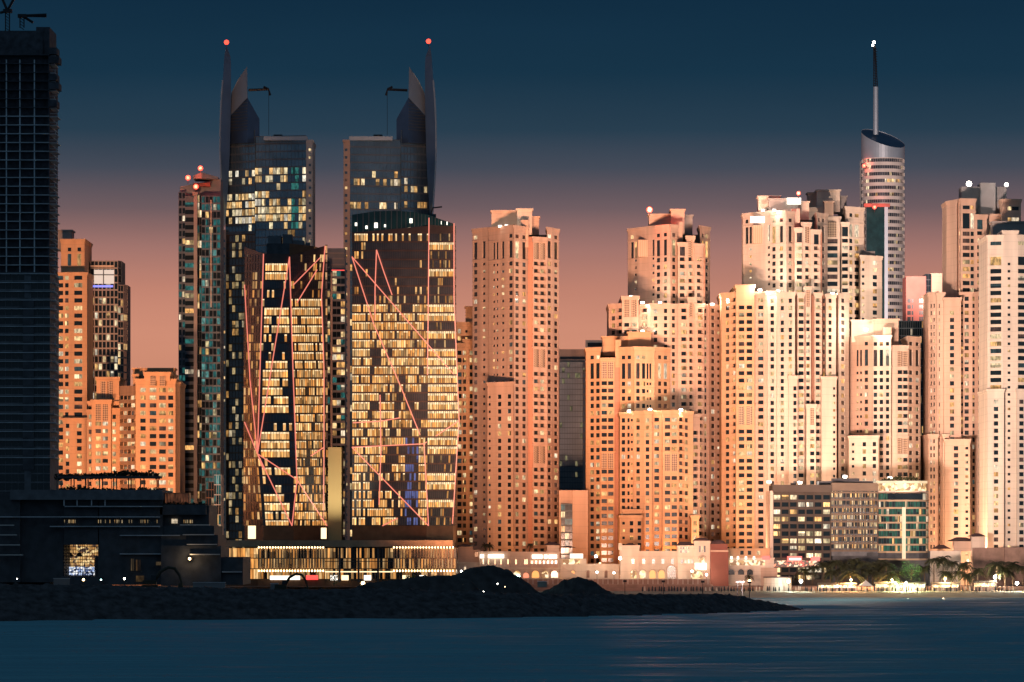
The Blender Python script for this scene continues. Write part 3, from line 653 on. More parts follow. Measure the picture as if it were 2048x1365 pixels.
T = Tower('apartment_tower', 'broad orange apartment block with a banded rounded corner and four window columns', 'apartment block', 305, 2170, group=GR, wall='ochre', lit=lit_p(.3))
T.row0, T.pitch = 842, 15.4
for i in range(4): T.bay(239 + i * 7.6, 246.6 + i * 7.6, 772, 14 - i * 3.6, 10.4 - i * 3.6, [(242.8 + i * 7.6, 6.4, 'n')], start=782, cornice=False)
T.bay(266, 276, 752, 3, 2, ()); T.bay(271, 351, 761.5, 0, 1, [(286, 9), (306, 11), (325, 11.5), (341.4, 8.5)], start=775)
for x in (306, 325): T.plate('lattice_panel', x - 5.5, x + 5.5, 753, 772, -1.4, 'lattice_mat', 3)
T.bay(288, 340, 748, -1, -1, (), bot=762); T.bay(350, 360, 768, 3, 6, ()); T.box('penthouse', 266, 348, 739.5, 770, 8, 14, 'ochre', True)
T.finish()
# ================================================================== the two faceted glass towers with red light lines
def interp(pts, r):
    if r <= pts[0][0]: return pts[0][1]
    for (a, ya), (c, yc) in zip(pts, pts[1:]):
        if r <= c: return ya + (yc - ya) * (r - a) / (c - a)
    return pts[-1][1]
def faceted(T, corners, faces, rows, pitch):
    """corners: [(depth offset, [(row, px)...])]; faces: [(corner i, corner j, panes, lit(row, u), glass, wall)]; rows = (top rows per face, bottom row)"""
    for (i, j, nu, lit, glass, wall, topf) in faces:
        mb = MB(); part = {}
        def pt(u, r, off=0):
            di, ci = corners[i]; dj, cj = corners[j]
            d0 = T.d + di; d1 = T.d + dj
            a = Vector((X(interp(ci, r), d0), d0, Z(r, d0))); b = Vector((X(interp(cj, r), d1), d1, Z(r, d1)))
            p = a.lerp(b, u); n = Vector((b.y - a.y, -(b.x - a.x), 0)).normalized()
            return p - n * off
        r = rows[0]; k = 0
        while r < rows[1] - 2:
            ra, rb = r, min(r + pitch, rows[1]); k += 1
            h = (rb - ra); s0, s1 = ra + h * .11, rb - h * .07
            def clip(u): return topf(u) if topf else -1
            for q in range(nu):
                u0, u1 = q / nu, (q + 1) / nu; top = (clip(u0) + clip(u1)) / 2
                if rb <= top: continue
                t0, t1 = max(ra, clip(u0)), max(ra, clip(u1))
                if t0 > ra or t1 > ra:
                    mb.face([pt(u0, rb), pt(u1, rb), pt(u1, min(t1, rb)), pt(u0, min(t0, rb))], glass if False else wall); continue
                mb.face([pt(u0, s0), pt(u1, s0), pt(u1, ra), pt(u0, ra)], wall)
                mb.face([pt(u0, rb), pt(u1, rb), pt(u1, s1), pt(u0, s1)], wall)
                e = .035 / nu * 2
                c = lit((ra + rb) / 2, (u0 + u1) / 2, k)
                mb.face([pt(u0, s1), pt(u0 + e, s1), pt(u0 + e, s0), pt(u0, s0)], wall); mb.face([pt(u1 - e, s1), pt(u1, s1), pt(u1, s0), pt(u1 - e, s0)], wall)
                P = [pt(u0 + e, s1, .15), pt(u1 - e, s1, .15), pt(u1 - e, s0, .15), pt(u0 + e, s0, .15)]
                w = (P[1] - P[0]).length; hh = (P[3] - P[0]).length
                if c is None: mb.face(P, glass)
                else:
                    fs = []; ou, ov = rnd.uniform(0, 99), rnd.uniform(0, 99); col, cv = c
                    def strip(v0, v1, cc, mat):
                        a, b = P[0].lerp(P[3], v0), P[1].lerp(P[2], v0); cc2, d = P[1].lerp(P[2], v1), P[0].lerp(P[3], v1)
                        fs.append(([a, b, cc2, d], mat, cc, [(ou, ov + v0 * hh), (ou + w, ov + v0 * hh), (ou + w, ov + v1 * hh), (ou, ov + v1 * hh)]))
                    if cv: strip(0, 1 - cv, col, 'curtain_glass'); strip(1 - cv, 1, (1.35, .95, .52), 'room_glass')
                    elif rnd.random() < .35: q_ = rnd.uniform(.3, .6); strip(0, q_, tuple(x * .45 for x in col), 'curtain_glass'); strip(q_, 1, col, 'curtain_glass')
                    else: strip(0, 1, col, 'curtain_glass')
                    T.wins.append((w * hh, part, fs))
            r += pitch
        part['o'] = mb.build('glass_facade', T.root)
def led(T, pts, off=0, r=.25):
    """pts = [(px, row, metres behind the tower's depth)]"""
    b = MB(); b.tube([(X(p[0], T.d + p[2] - .9), T.d + p[2] - .9, Z(p[1], T.d + p[2] - .9)) for p in pts], r, 'pink_led', 6); b.build('light_line', T.root)
def solid(T, poly, z0, z1, mat, name):
    b = MB(); b.prism(poly, z0, z1, mat); return b.build(name, T.root)
GOLD = [(1, .52, .18), (1, .46, .13), (1, .60, .25), (.95, .38, .09)]
def gold(k): c = rnd.choice(GOLD); s = 1.25 * k * rnd.choice((rnd.uniform(.3, .6), rnd.uniform(.6, 1.1), rnd.uniform(.6, 1.1))); return (c[0] * s, c[1] * s, c[2] * s)
T = Tower('glass_tower', 'narrower dark faceted glass tower with red light lines and a sloping mauve side', 'glass tower', 575, 2080, zb=12, back=30, maxwin=100)
A_rows_dark = [(566, 603), (676, 708), (838, 850), (895, 902), (920, 925), (948, 958), (975, 990)]
cA = [(26, [(490, 489), (700, 487), (1080, 486)]), (0, [(508, 527), (908, 515), (1060, 527)]), (2, [(512, 579), (960, 594), (1060, 587)]), (18, [(490, 650), (592, 643), (740, 648), (960, 648), (1060, 654)]), (30, [(490, 655), (1060, 657)])]
def litA1(r, u, k):
    if any(a - 5 < r < b + 5 for a, b in A_rows_dark): return (gold(.8), .16) if rnd.random() < .12 else None
    if r < 520 or u < .10: return None
    e = .93 if r < 720 else .80
    if u > e: return None
    return (gold(1.0), .22) if rnd.random() < .93 else None
def litA2(r, u, k):
    if r < 598: return (gold(.7), 0) if rnd.random() < .16 + .3 * (u > .75) else None
    if r < 740: return (gold(.95), .2) if rnd.random() < .88 else None
    n = noise.noise(Vector((u * 3, r * .02, 5)))
    return (gold(.9), .14 if rnd.random() < .4 else 0) if .62 + n * .5 + noise.noise(Vector((u * 9, k * 1.9, 7))) * 1.2 >.33 + rnd.uniform(-.1, .1) else None
def litA0(r, u, k):
    if r < 540: return None
    n = noise.noise(Vector((u * 2.4, r * .012, 9)))
    return (gold(.55), 0) if rnd.random() < .34 + n * .5 else None
faceted(T, cA, [(0, 1, 7, litA0, 'mauve_glass', 'mauve_glass', lambda u: 494 + 14 * u), (1, 2, 12, litA1, 'smoked_glass', 'bronze_dark', lambda u: 508), (2, 3, 16, litA2, 'smoked_glass', 'bronze_dark', lambda u: 512 - 20 * u), (3, 4, 2, lit_f := (lambda r, u, k: (gold(.7), 0) if rnd.random() < .4 else None), 'smoked_glass', 'bronze_dark', None)], (490, 1052), 17.75)
d = T.d
solid(T, [(X(489, d + 28), d + 28), (X(530, d + 2), d + 2), (X(580, d + 4), d + 4), (X(650, d + 20), d + 20), (X(655, d + 46), d + 46), (X(500, d + 50), d + 50)], 12, Z(513, d), 'dark_shell', 'tower_core')
solid(T, [(X(489, d + 26), d + 26), (X(527, d), d), (X(587, d + 2), d + 2), (X(654, d + 18), d + 18), (X(656, d + 44), d + 44), (X(489, d + 48), d + 48)], Z(1085, d), Z(1052, d), 'bronze', 'tower_base')
b = MB(); zr = lambda r: Z(r, d + 14)
b.prism([(X(533, d + 8), d + 8), (X(579, d + 8), d + 8), (X(579, d + 34), d + 34), (X(533, d + 34), d + 34)], zr(514), zr(489), 'dark_shell')
b.prism([(X(579, d + 8.1), d + 8.1), (X(628, d + 17), d + 17), (X(648, d + 40), d + 40), (X(579, d + 34), d + 34)], zr(514), [zr(489), zr(492), zr(492), zr(486)], 'bronze'); b.build('roof_wedge', T.root)
b = MB(); b.box(X(536, d + 20), X(562, d + 20), d + 20, d + 32, zr(489), zr(470), 'dark_concrete'); b.box(X(565, d + 20), X(584, d + 20), d + 21, d + 32, zr(489), zr(467), 'dark_concrete'); b.box(X(585, d + 20), X(607, d + 20), d + 22, d + 32, zr(489), zr(479), 'dark_concrete')
b.box(X(611, d + 20), X(619, d + 20), d + 22, d + 27, zr(490), zr(484), 'dark_concrete'); b.build('roof_plant', T.root)
for L in ([(527, 508, 0), (515, 908, 0), (527, 940, 0)], [(579, 514, 2), (515, 908, 0)], [(579, 514, 2), (586, 740, 2), (594, 960, 2), (584, 1052, 2)], [(515, 908, 0), (584, 1052, 2)], [(515, 908, 0), (594, 960, 2), (654, 1052, 18)],
          [(650, 492, 18), (643, 592, 18), (648, 740, 18), (648, 900, 18), (647, 1040, 18)], [(489, 570, 24), (500, 760, 16), (515, 908, 0)], [(489, 845, 24), (515, 908, 0)], [(648, 895, 18), (622, 912, 11)], [(587, 570, 2), (640, 516, 16)], [(594, 606, 2), (634, 540, 15)]): led(T, L)  # short slanted pair paints the other tower's reflected light lines on the right face
T.finish()
# ---- the broader one
T = Tower('glass_tower', 'broader dark faceted glass tower with red light lines and a teal glass crown', 'glass tower', 805, 2080, zb=12, back=30, maxwin=100)
cB = [(14, [(410, 704), (1060, 704)]), (-3, [(430, 858), (900, 855), (1060, 853)]), (8, [(445, 908), (595, 908), (840, 918), (1050, 906)]), (34, [(445, 912), (1060, 914)])]
def litB1(r, u, k):
    px = 704 + 154 * u
    if r < 448: return None
    if r < 485: return (gold(.95), .2) if (u < .22 or rnd.random() < .42) else None
    if r < 600: return (gold(.8), 0) if rnd.random() < (.14 if u < .2 else .03 + .35 * max(0, (r - 560) / 60 * (u > .25))) else None
    n = noise.noise(Vector((u * 2.6, r * .012, 2)))
    if u < .24: return (gold(1.0), .16) if rnd.random() < (.9 if r < 860 else .7) else None
    if u > .72 and r > 870 and u < .88: return ((.10, .12, .30), 0) if rnd.random() < .5 else None
    p = .60 + n * .6 + noise.noise(Vector((u * 11, k * 1.9, 2))) * 1.3
    if 790 < r < 815 or 960 < r < 975: p -= .35
    return (gold(.95), .16 if rnd.random() < .5 else 0) if p > .33 + rnd.uniform(-.12, .12) else None
def litB2(r, u, k):
    dark = [(465, 480), (508, 540), (555, 612), (640, 660), (682, 695), (905, 940), (985, 998), (1015, 1100)]
    if any(a < r < b_ for a, b_ in dark): return (gold(.5), 0) if rnd.random() < .22 else None
    if r < 452: return None
    return (gold(1.15), .30)
topB = lambda u: 450.0
faceted(T, cB, [(0, 1, 34, litB1, 'smoked_glass', 'bronze_dark', lambda u: 466 - 14 * u), (1, 2, 14, litB2, 'smoked_glass', 'bronze_dark', lambda u: 449 + 4 * u), (2, 3, 4, lambda r, u, k: None, 'smoked_glass', 'bronze_dark', lambda u: 452)], (448, 1052), 17.75)
d = T.d
# teal crown: glass screens with a sloping top
b = MB(); cr = [(704, 14, 430, 466), (750, 9, 423, 462), (795, 4, 422, 458), (830, 0, 425, 454), (858, -3, 431, 450), (884, 2, 440, 452), (908, 8, 448, 453)]
for (x0, o0, t0, b0), (x1, o1, t1, b1) in zip(cr, cr[1:]):
    n_ = 4
    for q in range(n_):
        f0, f1 = q / n_, (q + 1) / n_; L = lambda a, c, f: a + (c - a) * f
        def cp(f, top, in_=0): dd = d + L(o0, o1, f) + in_; return (X(L(x0, x1, f), dd), dd, Z(L(t0, t1, f) if top else L(b0, b1, f), dd))
        g1 = f1 - .04
        b.face([cp(f0, 0), cp(g1, 0), cp(g1, 1), cp(f0, 1)], 'teal_glass'); b.face([cp(g1, 0, .1), cp(f1, 0, .1), cp(f1, 1, .1), cp(g1, 1, .1)], 'mullion_grey')
        b.face([cp(f0, 1), cp(f1, 1), cp(f1, 1, .5), cp(f0, 1, .5)], 'mullion_grey'); b.face([cp(f1, 0, .5), cp(f0, 0, .5), cp(f0, 1, .5), cp(f1, 1, .5)], 'mullion_grey')
b.build('glass_crown', T.root)
for (px, py, rr_) in ((712, 449, .5), (752, 451, .8), (822, 442, .7), (733, 455, .5), (881, 446, .5), (893, 447, .5), (770, 452, .4)):
    dd = d + interp([(704, 14), (858, -3), (908, 8)], px) - .35; b = MB(); b.box(X(px, dd) - rr_, X(px, dd) + rr_, dd - .1, dd + .2, Z(py, dd) - rr_ * 1.5, Z(py, dd) + rr_ * 1.5, 'sign_white'); b.build('crown_light', T.root)
solid(T, [(X(706, d + 16), d + 16), (X(857, d), d), (X(906, d + 10), d + 10), (X(910, d + 50), d + 50), (X(706, d + 50), d + 50)], 12, Z(466, d), 'dark_shell', 'tower_core')
solid(T, [(X(704, d + 14), d + 14), (X(853, d - 3), d - 3), (X(906, d + 8), d + 8), (X(912, d + 40), d + 40), (X(704, d + 48), d + 48)], Z(1085, d), Z(1052, d), 'bronze', 'tower_base')
b = MB(); b.box(X(846, d + 14), X(872, d + 14), d + 14, d + 22, Z(450, d), Z(424, d), 'teal_glass'); b.build('roof_plant', T.root)
b = MB(); b.tube([(X(862, d + 16), d + 16, Z(424, d)), (X(866, d + 16), d + 16, Z(411, d)), (X(884, d + 16), d + 16, Z(409, d))], .35, 'steel_dark'); b.build('cleaning_crane', T.root)
for L in ([(704, 514, 14), (858, 692, -3), (908, 750, 8)], [(704, 514, 14), (748, 650, 9), (800, 770, 3.5), (840, 870, -1)], [(753, 500, 9), (750, 580, 9), (750, 640, 9)], [(753, 500, 9), (768, 545, 7), (784, 590, 5)], [(858, 436, -3), (857, 560, -3), (855, 750, -3)],
          [(908, 447, 8), (908, 595, 8), (918, 840, 8), (905, 1048, 8)], [(704, 895, 14), (848, 888, -2.4), (918, 842, 8)], [(704, 895, 14), (857, 1052, -3)], [(848, 888, -2.4), (857, 1052, -3)], [(760, 790, 8), (762, 900, 7.6), (758, 1010, 8)], [(765, 1052, 7.6), (795, 1037, 4)], [(706, 846, 14), (760, 843, 8), (800, 836, 4)]): led(T, L)
T.finish()
# ---- podium under both
T = Tower('podium', 'long low podium hall with glowing vertical bronze fins beneath the two faceted towers', 'podium building', 680, 2055, zb=5, back=70, maxwin=60, glass='curtain_glass')
d = T.d
def pod(x0, x1, nu, fl, k, o=0):
    T.sheer(x0, x1, 1096, o, o, nu, 21, 'glazed_wall', band=.08, wall='bronze', lit=lambda px, py: gold(k) if rnd.random() < fl else None, glass='curtain_glass')
pod(516, 650, 22, .8, .55); pod(650, 786, 26, .75, .6, 1.5); pod(786, 912, 20, .8, .55); pod(440, 516, 9, .85, .9, 6)
b = MB(); b.prism([(X(440, d), d + 5), (X(520, d), d - 3), (X(905, d), d - 3), (X(905, d), d + 70), (X(440, d), d + 70)], Z(1094, d), Z(1081, d), 'bronze_light'); b.build('roof_slab', T.root)
def fin(x, top, bot, w=.34):
    b = MB(); x_ = X(x, d); b.prism([(x_ - w, d - 1.6), (x_ + w, d - 1.6), (x_ + w * .5, d - .1), (x_ - w * .5, d - .1)], Z(bot, d), Z(top, d), 'bronze_light'); f = b.build('fin', T.root)
    for r in (top + 2, bot - 3):
        b = MB(); b.box(x_ - .26, x_ + .26, d - 2.2, d - 1.85, Z(r + 1.6, d), Z(r - 1.6, d), 'fin_glow'); b.build('fin_light', f)
    return f
for i in range(24): fin(518 + i * 5.6, 1093, 1145)
for i in range(21): fin(788 + i * 5.9, 1093, 1145)
for x in (679, 717, 756): T.plate('pier', x - 2, x + 2, 1094, 1165, -.6, 'dark_shell', 1)
for x in range(653, 786, 7): T.plate('glazing_bar', x - .5, x + .5, 1096, 1162, .8, 'dark_shell', .5)
T.plate('glazing_bar', 650, 786, 1122.5, 1124, .6, 'dark_shell', .3); T.plate('glazing_bar', 650, 786, 1143, 1145, .6, 'cove', .3)
T.plate('lit_lantern', 496, 510, 1052, 1078, 4, 'cove', 6); T.plate('lit_lantern', 642, 652, 1056, 1078, 6, 'cove', 5); T.plate('shopfront', 540, 600, 1152, 1160, -1, 'sign_white', .5); T.plate('shopfront', 612, 636, 1151, 1160, -1, 'sign_red', .5)
for x, c in ((668, 'sign_white'), (735, 'sign_white'), (690, 'cove'), (812, 'cove'), (846, 'sign_white')): T.plate('shopfront', x - 7, x + 7, 1151, 1161, -1.2, c, .4)
T.finish()
for i, x in enumerate((520, 560, 600, 640, 700, 760, 800, 840, 880)):
    lamp('POINT', (X(x, 2048), 2047, Z(1140, 2048)), 40, (1, .62, .28), T.root, .5)
o = MB(); d = 2100; o.box(X(656, d), X(683, d), d, d + 20, 12, Z(895, d), 'ochre_panel'); o = o.build('blank_wall', loc=(X(669, d), d, 12)); tag(o, 'tall blank mustard coloured wall slab between the two faceted towers', 'wall')
lamp('SPOT', (X(669, 2066), 2066, Z(1076, 2066)), 90000, (1, .84, .58), o, .4, (X(669, 2100), 2100, Z(925, 2100)), 70, .8)
# ================================================================== twin dark towers with curved fins
def twin(mirror, label, x0, group='pair of dark glass towers with curved fins'):
    """x0 = photo column of the outer edge; mirror flips it"""
    T = Tower('finned_tower', label, 'skyscraper', x0 + (90 if not mirror else -90), 2550, back=40, group=group, maxwin=100, lit=no_lit); T.dark = 'blue_glass'
    q = (lambda v: x0 + v) if not mirror else (lambda v: x0 - v); d = T.d
    def span(a, c): return (q(a), q(c)) if not mirror else (q(c), q(a))
    def mp(o0, o1): return (o0, o1) if not mirror else (o1, o0)
    pitch = 15.6
    def lit_l(px, py):
        v = (px - x0) * (1 if not mirror else -1)
        if mirror: return warm(.9) if ((355 < py < 372 and rnd.random() < .15) or (370 < py < 386 and rnd.random() < .5) or (412 < py < 428 and rnd.random() < .6) or (py > 440 and rnd.random() < .25)) else None
        if py < 340: return None
        if py > 470: return (lambda c: (c[0] * .55, c[1] * .55, c[2] * .5))(warm(.8)) if rnd.random() < .28 else None
        p = .86 if py > 398 else (.45 if py > 340 else 0)
        if 376 < py < 386 or 450 < py < 468: p = .08
        if 138 < v < 152 and py < 470: return (.03, .16, .14) if rnd.random() < .7 else None
        return (lambda c: (c[0], c[1] * 1.12, c[2] * 1.3))(warm(.95)) if rnd.random() < p else None
    # rounded main block, cream stair strip, flank with small windows
    a0, a1 = span(70, 173); T.sheer(a0, a1, 279 if mirror else 272, *mp(6, 0), 14, pitch, band=.18, wall='mullion_grey', lit=lit_l, glass='dark_glass' if False else None)
    a0, a1 = span(12, 71); T.sheer(a0, a1, 262, *mp(14, 5), 9, pitch, band=.22, wall='mullion_grey', lit=lit_l, bot=469)
    T.dark = 'bronze_glass'; T.sheer(a0, a1, 469.2, *mp(14.3, 5.3), 9, pitch, band=.18, wall='bronze', lit=lit_l); T.dark = 'blue_glass'
    T.row0, T.pitch = 300, 15.2
    a0, a1 = span(172, 186); T.bay(a0, a1, 283, *mp(1, 4), [((a0 + a1) / 2 + (2 if mirror else -2) * -1, 4.4, 's')], wall='white_concrete' if not mirror else 'sandstone', cornice=True, lit=lit_p(.12))
    a0, a1 = span(2, 13); T.bay(a0, a1, 460, *mp(16, 12), [((a0 + a1) / 2, 6, 's')], wall='sandstone', lit=lit_p(.12), cornice=False)
    a0, a1 = span(88, 175); T.box('parapet', a0, a1, 273, 281, -1, 6, 'silver')
    # crown block with a pointed screen
    P = lambda v, o: (X(q(v), d + o), d + o)
    b = MB(); poly = [P(15, 12), P(56, 2), P(80, 8), P(80, 34), P(15, 34)]; zz = [Z(236, d), Z(195, d), Z(236, d), Z(236, d), Z(236, d)]
    if mirror: poly = poly[::-1]; zz = zz[::-1]
    b.prism(poly, Z(285, d), zz, 'crown_dark'); b.build('crown_block', T.root)
    b = MB()
    for r in range(205, 262, 6):
        u = max(0, min(1, (236 - r) / 41)); v0, v1 = 15 + 41 * u, 80 - 24 * u
        if v1 - v0 > 3: b.tube([P(v0 + 1, 12 - 10 * (v0 - 15) / 41 - .4) + (Z(r, d),), P(56, 1.6) + (Z(r, d),)], .22, 'mullion_grey', 4)
    b.build('crown_lines', T.root)
    b = MB(); s1 = [P(20, 10) + (Z(262 - 32, d),), P(56, 1.2) + (Z(195, d),), P(55, 6) + (Z(131, d),), P(47, 8) + (Z(142, d),), P(36, 9) + (Z(158, d),), P(24, 11) + (Z(182, d),)]
    s2 = [(p[0], p[1] + 1.2, p[2]) for p in s1]; n = len(s1)
    b.mesh(s1 + s2, [tuple(range(n)), tuple(range(2 * n - 1, n - 1, -1))] + [(k, n + k, n + (k + 1) % n, (k + 1) % n) for k in range(n)], 'silver'); b.build('crown_screen', T.root)
    # curved fin: a tall tapered blade
    outer = [(90, 13), (115, 9.5), (160, 6.5), (200, 3.6), (250, 1.6), (300, 1.2), (360, 3.5), (420, 7.5), (450, 10)]; inner = [(90, 14), (112, 22), (125, 23), (200, 23), (250, 22), (300, 20.5), (360, 18), (420, 14), (450, 11)]
    rows = [90, 112, 125, 160, 200, 250, 300, 360, 420, 450]; vs, fs = [], []
    for r in rows:
        a, c = interp(outer, r), interp(inner, r)
        for (v, o) in ((a, 2), (c, 6), (c, 20), (a, 20)): vs.append(P(v, o) + (Z(r, d),))
    for k in range(len(rows) - 1):
        for j in range(4): fs.append((k * 4 + j, k * 4 + (j + 1) % 4, (k + 1) * 4 + (j + 1) % 4, (k + 1) * 4 + j))
    fs += [(0, 1, 2, 3), tuple(len(vs) - 4 + j for j in (3, 2, 1, 0))]
    b = MB(); b.mesh(vs, fs, 'fin_metal'); f = b.build('curved_fin', T.root)
    b = MB(); b.tube([P(interp(outer, r) - .3, 1.6) + (Z(r, d),) for r in rows[3:]], .5, 'silver', 5); b.build('fin_edge', f)
    # roof cleaning crane
    b = MB(); zc = Z(178, d); b.tube([P(58, 8) + (zc,), P(98, 8) + (zc + .5,), P(101, 8) + (zc - 3,)], .8, 'steel_dark', 5); b.tube([P(88, 8) + (zc + 2,), P(98, 8) + (zc + .6,)], .6, 'steel_dark', 4); b.tube([P(98.5, 8) + (zc,), P(98.5, 8) + (Z(268, d),)], .12, 'steel_dark', 4); b.build('cleaning_crane', T.root)
    b = MB(); b.prism(sorted([P(108, 8), P(126, 8), P(126, 16), P(108, 16)]) and [P(108, 8), P(126, 8), P(126, 16), P(108, 16)], Z(272, d), Z(267, d), 'steel_dark'); b.build('roof_plant', T.root)
    T.finish(); return T
twin(False, 'dark glass skyscraper with a curved fin on its outer side and many lit middle floors', 439)
twin(True, 'dark glass skyscraper with a mirrored curved fin and few lit windows', 873)
RED = 'red lamps on the fin tips'
beacon('red lamp on the fin tip above the many lit floors', 453, 85, 2556, 1.5); beacon('red lamp on the fin tip of the nearly unlit skyscraper', 857, 83, 2556, 1.5)
# ================================================================== round tower with sliced top and mast
T = Tower('round_tower', 'slender round tower with a sliced oval roof and a tall mast', 'skyscraper', 1766, 2750, back=30, maxwin=100, lit=no_lit); T.dark = 'smoked_glass'
d = T.d; R = 43 * d / F; cx = X(1766, d)
def ry_lit(px, py):
    if 1730 < px < 1742 and py < 430: return (1, .8, .5) if rnd.random() < .5 else None
    if 354 < py < 366 and px > 1765: return warm(1.1)
    return warm(.7) if rnd.random() < (.10 if px > 1765 else .03) else None
n = 28; T_ = []
mb = MB(); part = {}
for k in range(n):
    a0, a1 = math.pi + math.pi * k / n, math.pi + math.pi * (k + 1) / n
    A = (cx + R * math.cos(a0), d + R * math.sin(a0)); B = (cx + R * math.cos(a1), d + R * math.sin(a1)); L = math.hypot(A[0] - B[0], A[1] - B[1])
    h = 13.6 * d / F; rows = []; z = Z(320, d)
    while z > Z(1090, d): rows.append((z - h * .54, z - h * .04)); z -= h
    T.facade(mb, part, A, B, Z(318, d), 4, [(.03, L - .03, rows)], .25, 'white_concrete', ry_lit)
part['o'] = mb.build('round_facade', T.root)
b = MB(); vs, fs = [], []; m_ = 48
for k in range(m_):
    a = 6.2832 * k / m_; x, y = R * 1.01 * math.cos(a), R * 1.01 * math.sin(a)
    vs += [(cx + x, d + y, Z(319, d)), (cx + x, d + y, Z(277, d) - .30 * x + .40 * y)]
for k in range(m_): j = (k + 1) % m_; fs.append((2 * k, 2 * j, 2 * j + 1, 2 * k + 1))
b.mesh(vs, fs, 'silver'); b.build('crown_collar', T.root)
b = MB(); b.mesh([(v[0], v[1], v[2] - .3) for v in vs[1::2]], [tuple(range(m_))], 'crown_dark'); b.build('sliced_roof', T.root)
b = MB(); b.mesh([vs[0], (cx + R, d, Z(319, d)), (cx - R, d + R, 4), (cx + R, d + R, 4), (cx - R, d + R, Z(319, d)), (cx + R, d + R, Z(319, d))], [(2, 3, 5, 4)], 'grey_concrete'); b.build('rear_wall', T.root)
b = MB(); b.box(X(1729, d), X(1765, d), d - R - 1.2, d - R + 8, Z(660, d), Z(418, d), 'teal_glass'); b.build('dark_glass_bay', T.root)
b = MB(); b.box(X(1765, d), X(1772, d), d - R - 1.5, d - R + 8, Z(660, d), Z(412, d), 'silver'); b.build('bay_pier', T.root)
b = MB(); b.box(X(1724, d), X(1776, d), d - R - 1.6, d - R + 3, Z(418, d), Z(411, d), 'red_lit'); b.build('bay_lintel', T.root)
b = MB(); xm = X(1751.5, d); b.tube([(xm, d, Z(270, d)), (xm, d, Z(174, d))], 1.6, 'silver', 10, 1.5); b.build('mast', T.root)
b = MB()
for k in range(3): a = k * 2.09 + .5; b.tube([(xm + 1.3 * math.cos(a), d + 1.3 * math.sin(a), Z(174, d)), (xm - .8 + .5 * math.cos(a), d + .5 * math.sin(a), Z(92, d))], .3, 'steel_dark', 4)
for r in range(96, 174, 5): b.tube([(xm - 1.6, d, Z(r, d)), (xm + 1.0, d, Z(r + 3, d))], .22, 'steel_dark', 4)
b.build('lattice_antenna', T.root); T.finish()
beacon('upper white lamp on the tip of the tall mast', 1748, 85, d, .9, 'white_lamp', group='white lamps on the mast', stem=2); beacon('lower white lamp just below the tip of the tall mast', 1745.5, 91, d - 1, .7, 'white_lamp', group='white lamps on the mast', stem=2)
beacon('red lamp high on the side of the round tower', 1728, 332, d - 8, 1.3, power=2500); beacon('red lamp over the dark glass bay of the round tower', 1749, 415, d - R - 4, 1.3, power=3000)
# ================================================================== glass residential towers
T = Tower('glass_residence', 'dark glass apartment block with pale floor bands and a bright lounge under its roof', 'apartment block', 213, 2260, back=26, maxwin=100)
res_lit = lambda p, k=1.0: (lambda px, py: warm(k) if rnd.random() < p else ((.02, .12, .11) if rnd.random() < .12 else None))
def l2(px, py):
    if py < 575: return None
    return (lambda c: (c[0], c[1] * 1.1, c[2] * 1.2))(warm(.9)) if rnd.random() < .30 else None
T.sheer(171, 181, 524, 6, 0, 2, 14.6, band=.22, wall='parapet_grey', lit=l2); T.sheer(181, 236, 522, -1, -1, 7, 14.6, band=.2, wall='parapet_grey', lit=l2, mull=.5)
T.sheer(236, 243, 522, 0, 4, 1, 14.6, band=.12, wall='mullion_grey', lit=l2, bot=575); T.sheer(236, 247, 570, 0, 2, 2, 14.6, band=.2, wall='parapet_grey', lit=l2); T.sheer(246.6, 255, 570, 2, 8, 1, 14.6, band=.2, wall='parapet_grey', lit=l2)
T.plate('lounge_window', 188, 228, 540, 568, -1.6, 'lounge'); T.plate('lounge_window', 185, 226, 571, 575, -1.7, 'sign_blue'); T.plate('lounge_bar', 206, 208, 538, 570, -1.9, 'mullion_grey'); T.plate('lounge_bar', 188, 228, 549, 551, -1.9, 'mullion_grey'); T.plate('roof_beam', 180, 228, 531, 534, -2.2, 'cream', 3)
T.finish()
T = Tower('glass_residence', 'teal glass apartment tower with cream piers and red lamps on its roof', 'apartment tower', 398, 2250, back=26, maxwin=100)
tl = lambda px, py: ((.012, .10, .10) if rnd.random() < .42 else ((lambda c: (c[0] * .9, c[1], c[2]))(warm(.9)) if rnd.random() < .22 else ((.10, .28, .26) if rnd.random() < .12 else None)))
T.row0, T.pitch = 455, 15.2
T.sheer(357, 371, 384, 4, 3, 2, 15.2, band=.3, mull=.5, wall='mullion_grey', lit=res_lit(.1)); T.bay(370, 388, 392, 2.5, 2.5, [(379, 15, 'g')], start=400, wall='mullion_grey', cornice=False, lit=res_lit(.12)); T.bay(387.4, 394.4, 388, -.6, -.6, (), wall='parapet_grey')
T.sheer(394, 404, 390, 3, 3, 2, 15.2, band=.1, wall='dark_shell', lit=res_lit(.2)); T.sheer(403, 441, 392, 0, 0, 5, 15.2, band=.22, mull=.3, wall='mullion_grey', lit=tl)
for px in (422,): T.plate('pier', px - .8, px + .8, 400, 615, -.5, 'cream', .4)
b = MB(); b.prism([(X(358, 2250), 2256), (X(440, 2250), 2256), (X(440, 2250), 2274), (X(358, 2250), 2274)], Z(394, 2250), [Z(372, 2250), Z(356, 2250), Z(356, 2250), Z(372, 2250)], 'grey_concrete'); b.build('roof_block', T.root)
b = MB(); b.box(X(386, 2250), X(420, 2250), 2251, 2266, Z(373, 2250), Z(366, 2250), 'red_wall'); b.prism([(X(386, 2250), 2250), (X(404, 2250), 2247), (X(436, 2250), 2252), (X(436, 2250), 2268), (X(386, 2250), 2268)], Z(358, 2250), [Z(352, 2250), Z(346, 2250), Z(354, 2250), Z(354, 2250), Z(352, 2250)], 'grey_concrete'); b.build('roof_canopy', T.root)
T.finish()
G3 = 'three red lamps on the teal tower roof'
